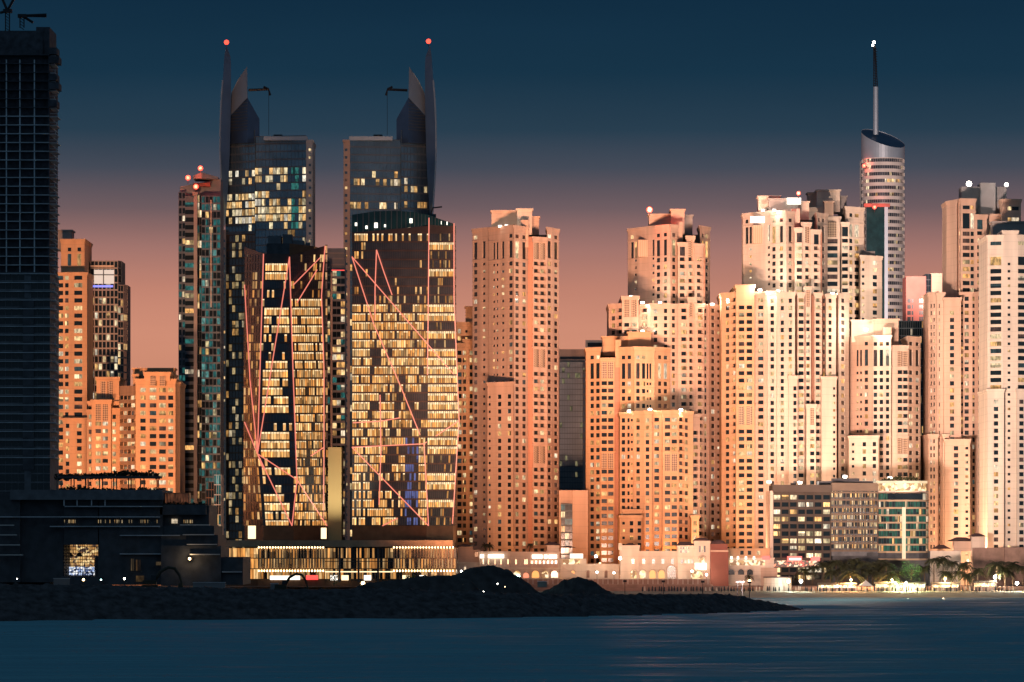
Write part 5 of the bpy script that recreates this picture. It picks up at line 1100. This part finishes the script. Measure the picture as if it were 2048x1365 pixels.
for q in range(5): b.box(X(1336 + q * 3.4, 2105.4), X(1336.6 + q * 3.4, 2105.4), 2105.4, 2105.5, Z(1163, 2106), Z(1134, 2106), 'pale')
for q in range(8): b.box(X(1335, 2105.4), X(1351, 2105.4), 2105.38, 2105.39 + .1, Z(1137 + q * 3.5, 2106), Z(1136.4 + q * 3.5, 2106), 'pale')
b.build('window_lattice', T.root)
T.lit = lit_p(.3); holes(T, 'loggia', 1355, 1388, 1092, 1109, -1.5, [(p, 2.6, a, a + 5) for p in (1362, 1367, 1372, 1377) for a in (1094, 1101)], 'pale'); hip(T, 'loggia_roof', 1354, 1389, 1091.5, 1084, -1.5, 9, flat=.5); holes(T, 'loggia_base', 1355.2, 1388, 1109, 1176, -1.2, [(p, 4.4, 1119.5, 1127) for p in (1364, 1371, 1378, 1384.5)], 'pale')
holes(T, 'corner_tower', 1388, 1420, 1084, 1176, -3, [(p, 3.4, 1092, 1105) for p in (1399.5, 1404.5, 1409.5)], 'cream'); arch(T, 1404.5, 11, 1113, 1126, -3.1, 'terrace_lights'); T.plate('lit_screen', 1390, 1413, 1126.5, 1140, -3.6, 'sign_white', .3); arch(T, 1394, 24, 1141, 1158, -3.4, 'terrace_lights')
def dome(T, px, w, eave, top, o, mat='roof_tile'):
    d = T.d + o; r = w / 2 * d / F; x = X(px, d); h = Z(top, d) - Z(eave, d); b = MB(); vs, fs = [], []
    for i in range(6):
        a = i / 5 * math.pi / 2
        for j in range(16): vs.append((x + r * math.cos(a) * math.cos(j * .3927), d + r + r * math.cos(a) * math.sin(j * .3927), Z(eave, d) + h * math.sin(a)))
    for i in range(5):
        for j in range(16): fs.append((i * 16 + j, i * 16 + (j + 1) % 16, (i + 1) * 16 + (j + 1) % 16, (i + 1) * 16 + j))
    b.mesh(vs, fs, mat); b.build('domed_roof', T.root)
dome(T, 1403, 34, 1083.5, 1075.5, -3); T.plate('cornice', 1387, 1421, 1082, 1084.5, -3.6, 'cream', 2); T.finish()
T = Tower('stair_tower', 'dark red windowless stair block with a small dome beside the cream shopping building', 'building', 1438, 2098, zb=4, back=20, wall='red_wall', maxwin=10)
T.box('wall_block', 1421, 1457, 1104, None, 0, 10, 'red_wall'); T.box('open_storey', 1421, 1455, 1088.5, 1104, 1, 8, 'red_wall'); T.plate('balustrade', 1421, 1457, 1101, 1104, -.4, 'sandstone', .3); dome(T, 1437, 30, 1088, 1080, 1); T.finish()
T = Tower('arcade_building', 'orange arcade with lanterns under the widest pale tower', 'building', 1495, 2125, zb=4, back=20, wall='ochre', lit=lit_p(.3), maxwin=30)
holes(T, 'arcade_wall', 1456, 1548, 1117, 1176, 0, [], 'pale'); holes(T, 'upper_wall', 1456, 1540, 1098, 1117, 1, [(p, 7, 1102, 1110) for p in (1484, 1499, 1517)], 'ochre')
for x in (1463, 1482, 1500): arch(T, x, 12, 1139, 1150, -.2, 'dark_glass')
for x in (1463, 1476, 1492, 1508): T.plate('lantern', x - 2, x + 2, 1113, 1119, -1, 'sign_white', .4)
T.plate('balcony_lights', 1458, 1530, 1121, 1131, -.6, 'terrace_lights', .3); T.plate('red_sign', 1524, 1540, 1112, 1120, -1.6, 'sign_red', .5); T.box('annex', 1522, 1555, 1136, None, -2, 8, 'sandstone'); T.finish()
T = Tower('beach_wall', 'cream wall with a tiled pavilion and brown wing under the tall pink tower', 'building', 1950, 2140, zb=4, back=20, wall='pale', lit=lit_p(.3), maxwin=20)
T.box('cream_wall', 1857, 1922, 1102, None, 2, 8, 'pale'); T.box('pavilion', 1908, 1945, 1083, 1103, 6, 9, 'sandstone'); hip(T, 'pavilion_roof', 1900, 1948, 1083, 1075, 6, 10, flat=.4); T.box('chimney_block', 1943, 1970, 1074, None, 3, 8, 'cream'); hip(T, 'block_roof', 1940, 1972, 1073.5, 1067, 3, 8); T.box('brown_wing', 1946, 2010, 1096, None, 0, 12, 'promenade_stone'); T.box('brown_wing', 2009, 2070, 1095, None, -2, 14, 'promenade_stone'); hip(T, 'low_roof', 1868, 1900, 1098, 1090, 6, 8); T.finish()
# promenade wall with fence, sand terrace, kiosk
b = MB(); d = 2072; b.box(X(900, d), X(1425, d), d, d + 2, 2.0, Z(1169, d), 'promenade_stone'); b.box(X(900, d), X(1425, d), d - 6, d, 2.0, Z(1176, d), 'promenade_stone'); o = b.build('promenade_wall', loc=(X(1160, d), d, 2)); tag(o, 'long brown stone promenade wall in two steps above the beach', 'wall')
b = MB(); b.box(X(900, d), X(2100, d), d + 2, d + 60, 3.0, 4.6, 'promenade_stone'); b.build('promenade', kind='structure')
t = thing('promenade_fence', 'brown panelled fence with pale posts along the promenade wall', 'fence', (X(1230, d), d, Z(1169, d)))
b = MB(); b.box(X(1044, d), X(1420, d), d + .4, d + .5, Z(1168.8, d), Z(1159, d), 'promenade_stone'); b.build('panel', t)
for i in range(38): x = X(1046 + i * 10, d); b = MB(); b.box(x - .12, x + .12, d + .2, d + .4, Z(1169, d), Z(1157.5, d), 'white_concrete'); b.build('post', t)
b = MB(); d = 2062; pts = [(X(1557, d) + 6.4 * math.cos(a * .2618), d + 6 + 6 * math.sin(a * .2618)) for a in range(24)]; b.prism(pts, 2.4, Z(1156, d), 'pale'); b.prism([(X(1557, d) + (p[0] - X(1557, d)) * 1.05, d + 6 + (p[1] - d - 6) * 1.05) for p in pts], Z(1156, d) + .01, Z(1154, d), 'roof_tile'); o = b.build('beach_kiosk', loc=(X(1557, d), d, 2.4)); tag(o, 'round cream kiosk on the beach under the restaurant lights', 'kiosk')
# closed parasols on the sand
def parasol(): pass
pm = MB(); pm.tube([(0, 0, 0), (0, 0, 2.3)], .05, 'steel_dark', 5)
pc = MB(); ring = [(.10, 2.9), (.26, 2.3), (.34, 1.5), (.42, .9), (.20, .75)]
vs, fs = [], []
for (r, z) in ring:
    for j in range(8): k = 1 + .25 * (j % 2); vs.append((r * k * math.cos(j * .7854), r * k * math.sin(j * .7854), z))
for i in range(len(ring) - 1):
    for j in range(8): fs.append((i * 8 + j, i * 8 + (j + 1) % 8, (i + 1) * 8 + (j + 1) % 8, (i + 1) * 8 + j))
pc.mesh(vs, fs, 'canvas_dark'); proto = None; pale_me = None
for i in range(118):
    px = 1285 + i * 6.35 + rnd.uniform(-2.2, 2.2); d = rnd.uniform(2046, 2054); pale = (px > 1490 and rnd.random() < .45) or rnd.random() < .12; z = 1.9 + (d - 2046) * .03
    lab = 'closed pale parasol standing in the long row on the sand' if pale else 'closed dark parasol standing in the long row on the sand'
    t = thing('parasol', lab, 'parasol', (X(px, d), d, z), 'closed parasols along the beach')
    if proto is None:
        LOC[t] = (0, 0, 0); p1 = pm.build('pole', t); p2 = pc.build('canopy', t); proto = (p1, p2); pale_me = p2.data.copy(); pale_me.materials[0] = M['canvas_pale']
        if pale: p2.data = pale_me
        dark_me = proto[1].data
    else:
        c1 = proto[0].copy(); c1.parent = t; COL.objects.link(c1); c2 = proto[1].copy(); c2.parent = t; c2.data = pale_me if pale else dark_me; c2.scale = (1, 1, rnd.uniform(.85, 1.1)); COL.objects.link(c2)
# low beach restaurants, tents
def beach_bar(label, x0, x1, d, top, bot):
    t = thing('beach_bar', label, 'restaurant', (X((x0 + x1) / 2, d), d, 2.6), 'lit beach restaurants'); b = MB(); b.box(X(x0, d), X(x1, d), d + 3, d + 3.4, 3.2, Z(top + 5, d), 'bar_interior'); b.build('lit_back', t)
    b = MB(); b.prism([(X(x0, d) - .6, d), (X(x1, d) + .6, d), (X(x1, d) + .6, d + 4), (X(x0, d) - .6, d + 4)], Z(top + 4, d), [Z(top + 3.2, d), Z(top + 3.2, d), Z(top, d), Z(top, d)], 'awning_cloth'); b.build('awning', t); b = MB(); b.box(X(x0, d), X(x1, d), d, d + .3, 2.6, Z(bot - 6, d), 'promenade_stone'); b.build('counter', t)
    n = max(2, int((x1 - x0) / 14))
    for i in range(n + 1): x = X(x0 + (x1 - x0) * i / n, d); b = MB(); b.box(x - .12, x + .12, d + .35, d + .6, 2.6, Z(top + 3, d), 'white_concrete'); b.build('post', t)
    for i in range(n): lamp('POINT', (X(x0 + (x1 - x0) * (i + .5) / n, d), d + 1.4, 4.4), 1800, (1, .66, .34), t, .4)
beach_bar('longest lit beach restaurant left of the two orange lit palms', 1638, 1712, 2066, 1166, 1182); beach_bar('lit beach restaurant right of the white tent', 1752, 1850, 2066, 1164, 1181); beach_bar('lit beach restaurant below the dark palm cluster', 1866, 1918, 2068, 1165, 1181); beach_bar('lit beach restaurant near the frame edge', 1950, 1992, 2068, 1162, 1179)
t = thing('tent', 'white pointed tent between the lit beach restaurants', 'tent', (X(1732, 2062), 2062, 2.6)); b = MB(); d = 2062; a, c = X(1719, d), X(1746, d); b.mesh([(a, d, 5), (c, d, 5), (c, d + 6, 5), (a, d + 6, 5), ((a + c) / 2, d + 3, 7.6)], [(0, 1, 4), (1, 2, 4), (2, 3, 4), (3, 0, 4), (3, 2, 1, 0)], 'white_concrete'); b.build('canopy', t)
for x in (a + .2, c - .2):
    for y in (d + .2, d + 5.8): b = MB(); b.tube([(x, y, 2.6), (x, y, 5)], .08, 'white_concrete', 5); b.build('pole', t)
for i, px in enumerate((930, 985, 1035, 1095, 1200, 1262, 1330, 1400, 1480, 1560, 1640, 1720, 1790, 1880, 1950, 2020)):  # unseen lamps added to fill the low buildings' shadow on the tower bases
    d = 2165; x = X(px, d); t = thing('shadow_fill_lamp', 'added unseen orange fill lamp between the low buildings and the towers', 'street lamp', (x, d, 4), 'added fill lamps behind the low buildings'); b = MB(); b.tube([(x, d, 4), (x, d, 15)], .14, 'steel_dark', 6, .09); b.build('pole', t); b = MB(); b.box(x - .5, x + .5, d - .3, d + .3, 15, 15.3, 'warm_lamp'); b.build('lamp_head', t)
    lamp('POINT', (x, d, 16.2), 11000 if px < 1480 else 34000, (1, .42, .15) if px < 1480 else (1, .58, .34), t, .5)
# palms
def palm(label, px, base, crown, d, rad, seed, n=30):
    r = random.Random(seed); x = X(px, d); zb_ = max(Z(base, d), 2.2); zc = Z(crown, d); k = d / F
    t = thing('palm_tree', label, 'palm', (x, d, zb_), 'palms along the beach'); b = MB(); lean = r.uniform(-.5, .5)
    b.tube([(x, d, zb_), (x + lean * .3, d, zb_ + (zc - zb_) * .4), (x + lean * .8, d, zb_ + (zc - zb_) * .8), (x + lean, d, zc)], .30, 'trunk', 7, .2); b.build('trunk', t)
    b = MB(); c = Vector((x + lean, d, zc))
    for i in range(n):
        az = 6.2832 * i / n + r.uniform(-.2, .2); up = r.choice([1.1, .75, .4, .1, -.2]) + r.uniform(-.15, .15); L = rad * 1.55 * k * r.uniform(.75, 1.1); hd = Vector((math.cos(az), math.sin(az), 0)); prev = c; side = Vector((-hd.y, hd.x, 0)); m_ = 9
        for q in range(1, m_ + 1):
            f = q / m_; p = c + hd * L * (f * math.cos(up * .6)) + Vector((0, 0, L * (f * math.sin(up) * .8 - f * f * .80)))
            w = .14 * L * math.sin(math.pi * min(1, f * .9 + .12)) + .05; dr = Vector((0, 0, -.45 * w))
            for sg in (-1, 1):
                for u in (0, .5):
                    a = prev.lerp(p, u); e = prev.lerp(p, u + .5); tip = prev.lerp(p, u + .55) + side * sg * w * r.uniform(1.2, 2.0) + dr + hd * w * .6
                    b.face([a, e, tip], 'palm_leaf')
            prev = p
    b.build('crown', t)
pl = [('palm lit orange from below, the broader of two beside the white tent', 1700, 1178, 1146, 2072, 25), ('palm lit orange from below right of the white tent', 1783, 1178, 1148, 2072, 24), ('palm lit white beside the brown wall', 1992, 1178, 1128, 2080, 24), ('shadowed palm at the left end of the dark row before the hotel', 1625, 1170, 1136, 2095, 16), ('dark palm second in the row before the hotel', 1648, 1172, 1128, 2096, 17), ('dark palm below the green hotel end, left', 1672, 1172, 1124, 2094, 18), ('dark palm above the orange lit palm', 1722, 1172, 1126, 2095, 18), ('dark palm in the middle of the hotel row', 1745, 1172, 1128, 2093, 17), ('dark palm between the orange lit palm and the green tree', 1764, 1172, 1124, 2096, 17),
      ('tall palm left of the dark cluster before the cream wall', 1868, 1174, 1120, 2088, 16), ('palm half lit before the cream wall', 1886, 1174, 1116, 2090, 18), ('palm leaning right before the cream wall', 1904, 1174, 1126, 2086, 16), ('short bushy palm in front of the cream wall', 1893, 1176, 1146, 2078, 17), ('dark palm between the cream and brown walls', 1930, 1176, 1128, 2080, 17), ('dark palm before the brown wing, lower crown', 1936, 1178, 1150, 2074, 18), ('dark palm before the brown wing, right of the pair', 1954, 1176, 1140, 2078, 16), ('dark palm near the frame edge', 2026, 1176, 1128, 2082, 18), ('dark palm cut by the frame edge', 2046, 1176, 1136, 2078, 17), ('small palm on the pink shopping building roof', 972, 1104, 1090, 2114, 8), ('second small palm on the pink shopping building roof', 979, 1104, 1091, 2115, 7), ('small palm on the terrace near the pink turret', 1059, 1104, 1089, 2114, 7), ('dark palm at the left corner of the hotel', 1608, 1172, 1140, 2092, 15), ('dark palm third in the row before the hotel', 1660, 1174, 1142, 2086, 17), ('dark low palm behind the orange lit palm', 1690, 1172, 1132, 2094, 18), ('dark palm right behind the orange lit palm', 1708, 1172, 1120, 2097, 17), ('dark palm before the receding hotel balconies', 1735, 1174, 1140, 2088, 18), ('low dark palm before the white tent', 1756, 1174, 1146, 2084, 16), ('dark palm left of the second orange palm', 1772, 1174, 1130, 2092, 17), ('palm between the green tree and the cream wall', 1850, 1174, 1136, 2088, 17), ('low palm right of the cream wall', 1918, 1176, 1146, 2080, 16), ('dark palm before the far end of the brown wing', 2010, 1176, 1140, 2080, 17),
      ('palm lit from below before the orange arcade', 1500, 1172, 1152, 2080, 9)]
for i, a in enumerate(pl): palm(*a, seed=i)
def bushy(label, px, base, top, d, w, seed, n=900):
    r = random.Random(seed); x = X(px, d); zb_ = Z(base, d); zt = Z(top, d); k = d / F; t = thing('broadleaf_tree', label, 'tree', (x, d, zb_), 'leafy trees before the hotel'); b = MB(); b.tube([(x, d, zb_), (x + .2, d, zb_ + (zt - zb_) * .5)], .3, 'trunk', 6, .16)
    for q in range(4): a = q * 1.6; b.tube([(x + .2, d, zb_ + (zt - zb_) * .45), (x + 1.6 * math.cos(a), d + 1.6 * math.sin(a), zb_ + (zt - zb_) * .7)], .12, 'trunk', 4, .05)
    b.build('trunk', t); b = MB(); cl = [(r.uniform(-.7, .7), r.uniform(-.7, .7), r.uniform(.35, .9), r.uniform(.25, .45)) for _ in range(9)]
    for i in range(n):
        q = r.choice(cl); v = Vector((r.gauss(0, 1), r.gauss(0, 1), r.gauss(0, 1))).normalized() * q[3] * r.uniform(.6, 1.05); p = Vector((x + (q[0] + v.x) * w * k * .5, d + (q[1] + v.y) * w * k * .5, zb_ + (zt - zb_) * (q[2] + v.z * .6)))
        a = Vector((r.uniform(-1, 1), r.uniform(-1, 1), r.uniform(-1, 1))) * .32; e = Vector((r.uniform(-1, 1), r.uniform(-1, 1), r.uniform(-1, 1))) * .32; b.face([p, p + a, p + a + e, p + e], 'leaf')
    b.build('crown', t)
bushy('bright green lit leafy tree below the green hotel end', 1822, 1176, 1124, 2080, 60, 3); bushy('darker leafy tree left of the bright green one', 1795, 1172, 1132, 2092, 44, 4, 600); bushy('small dark leafy tree before the podium glass centre', 668, 1172, 1148, 2040, 22, 5, 300); bushy('small dark leafy tree in front of the podium fins', 822, 1166, 1150, 2040, 26, 6, 300)
def street_lamp(label, px, py, d, power, c, r=.7, mat='white_lamp', foot=1178):
    x = X(px, d); z = Z(py, d); z0 = min(Z(foot, d), z - 3); t = thing('street_lamp', label, 'street lamp', (x, d, z0), 'street lamps along the beach'); b = MB(); b.tube([(x, d, z0), (x, d, z - r * .8)], .12, 'steel_dark', 6, .08); b.build('pole', t); b = MB(); b.ball((x, d, z), r, mat); b.build('lamp_globe', t)
    lamp('POINT', (x, d - r - .4, z), power, c, t, .4)
WL, TL2 = (1, .82, .58), (.75, 1, .92)
for a in (('white lamp left of the pair before the hotel', 1577, 1163, 2058, 3500, TL2, .85), ('white lamp right of the pair before the hotel', 1602, 1163, 2058, 3500, TL2, .85), ('bright lamp under the white lit palm', 1990, 1155, 2066, 3500, WL, .85), ('teal lamp at the frame edge of the beach', 2034, 1167, 2062, 5000, TL2, .85), ('warm lamp before the palm at the arcade', 1499, 1163, 2070, 500, (1, .6, .3), .8, 'warm_lamp'),
          ('lamp by the arcaded ramp wall', 1194, 1145, 2098, 2200, WL, .55), ('lamp above the arcaded ramp wall', 1192, 1113, 2112, 1200, WL, .7, 'white_lamp', 1130), ('lamp at the foot of the cream corner block', 1228, 1146, 2096, 2400, WL, .55), ('lamp high on the cream corner block', 1240, 1117, 2100, 1200, WL, .8, 'white_lamp', 1150), ('lamp under the domed corner tower', 1384, 1143, 2096, 2400, WL, .55), ('lamp at the right foot of the domed corner tower', 1413, 1150, 2094, 2400, WL, .55), ('lamp left of the largest heap', 923, 1143, 2096, 350, WL, .55), ('lamp in the middle of the beach restaurants', 1675, 1172, 2060, 900, (1, .62, .3), .5, 'warm_lamp'), ('lamp at the foot of the second orange palm', 1792, 1168, 2060, 900, (1, .62, .3), .5, 'warm_lamp'), ('white lamp beneath the palm beside the brown wall', 1991, 1152, 2077.5, 22000, WL, .4), ('warm lamp under the broader orange palm', 1702, 1160, 2070.0, 30000, (1, .52, .20), .5, 'warm_lamp'), ('warm lamp under the second orange palm', 1784, 1160, 2070.0, 30000, (1, .55, .22), .5, 'warm_lamp'), ('warm lamp among the palms at the cream wall', 1890, 1158, 2074, 20000, (1, .66, .34), .5, 'warm_lamp'), ('lamp under the bright green tree', 1812, 1166, 2064, 26000, (.75, 1, .55), .5)): street_lamp(*a)
beacon('red lamp on the stepped tower roof', 1299, 420, 2250, 1.7, power=16000, group='red lamps on the pale towers'); beacon('red lamp on the widest pale tower roof', 1597, 387, 2232, 1.1, power=6000, group='red lamps on the pale towers')
beacon('larger white lamp on the grey roof block', 1938, 368, 2222, 1.4, 'white_lamp', 3000, (1, .9, .75), 'white lamps on the grey roof block', 2); beacon('smaller white lamp on the grey roof block', 2013, 370, 2224, 1.0, 'white_lamp', 1500, (1, .9, .75), 'white lamps on the grey roof block', 2)
t = thing('terrace_floodlight', 'added upturned floodlight on the roof of the shorter cream tower to light the tower behind', 'floodlight', (X(1800, 2240), 2240, Z(676, 2240)), 'floodlights on the tower terraces'); b = MB(); b.box(X(1800, 2240) - .8, X(1800, 2240) + .8, 2240, 2240.8, Z(676, 2240), Z(672, 2240), 'steel_dark'); b.build('housing', t); lamp('SPOT', (X(1800, 2240), 2241.5, Z(670, 2240)), 330000, (1, .76, .60), t, .6, (X(1690, 2300), 2300, Z(470, 2300)), 110, .9)  # added spot that lights the apartment tower behind
t = thing('terrace_floodlight', 'added floodlight on the low wing roof to brighten the round tower', 'floodlight', (X(1757, 2320), 2320, Z(514, 2320)), 'floodlights on the tower terraces'); b = MB(); b.box(X(1757, 2320) - .8, X(1757, 2320) + .8, 2320, 2320.8, Z(514, 2320), Z(511, 2320), 'steel_dark'); b.build('housing', t); lamp('SPOT', (X(1757, 2320), 2321.5, Z(509, 2320)), 6000000, (1, .68, .58), t, .6, (X(1766, 2750), 2740, Z(480, 2750)), 40, .9)  # added spot that brightens the round tower
# terrace floods that wash the upper shafts
def flood(label, px, py, d, power, c, tgt=None, spread=100, r=.9, mat='sign_white'):
    x, z = X(px, d), Z(py, d); t = thing('terrace_floodlight', label, 'floodlight', (x, d, z - .8), 'floodlights on the tower terraces'); b = MB(); b.box(x - r, x + r, d, d + .5, z - .6, z + .5, mat); b.build('lamp_face', t); b = MB(); b.box(x - r - .15, x + r + .15, d + .5, d + 1, z - .8, z + .7, 'steel_dark'); b.build('housing', t)
    if tgt is None: lamp('POINT', (x, d - .8, z + 1.2), power, c, t, .6)
    else: lamp('SPOT', (x, d + 1.3, z + 1.0), power, c, t, .6, tgt, spread, .9)
W2 = (1, .86, .70)
for (lab, px, py, d, pw) in (('floodlight at the left shoulder of the stepped tower', 1262, 594, 2236, 9000), ('white floodlight between the lattice and the stepped tower shaft', 1285, 606, 2234, 8000), ('white floodlight under the shaft of the stepped tower', 1320, 606, 2234, 6000), ('floodlight at the right shoulder of the stepped tower', 1425, 609, 2240, 8000), ('floodlight left below the widest tower shaft', 1520, 581, 2212, 16000), ('floodlight in front of the widest tower shaft', 1556, 583, 2212, 7000), ('floodlight at the right shoulder of the widest tower', 1665, 588, 2216, 6000), ('floodlight on the left roof of the widest tower', 1526, 421, 2231, 3500), ('second floodlight on the left roof of the widest tower', 1548, 421, 2231, 3500), ('dazzling floodlight on the roof of the shorter cream tower', 1732, 660, 2213, 22000), ('floodlight on the roof terrace of the orange block', 1300, 820, 2178, 9000), ('floodlight left on the roof terrace of the orange block', 1258, 823, 2182, 5000), ('added fill floodlight on the roof of the short orange tower with lattice strips', 1285, 663, 2226, 4000), ('added right fill floodlight on the roof terrace of the orange block', 1362, 821, 2178, 14000), ('added fill floodlight on the left roof of the grey hotel', 1600, 966, 2150, 15000), ('added fill floodlight on the middle roof of the grey hotel', 1690, 954, 2156, 15000), ('added fill floodlight on the right roof of the grey hotel', 1780, 957, 2158, 15000), ('left lamp on the slim peach tower roof', 1000, 453, 2211, 900), ('right lamp on the slim peach tower roof', 1013, 452, 2211, 900)): flood(lab, px, py, d, pw, W2)  # added shadow fill: short orange tower, right orange block terrace and hotel roof floodlights
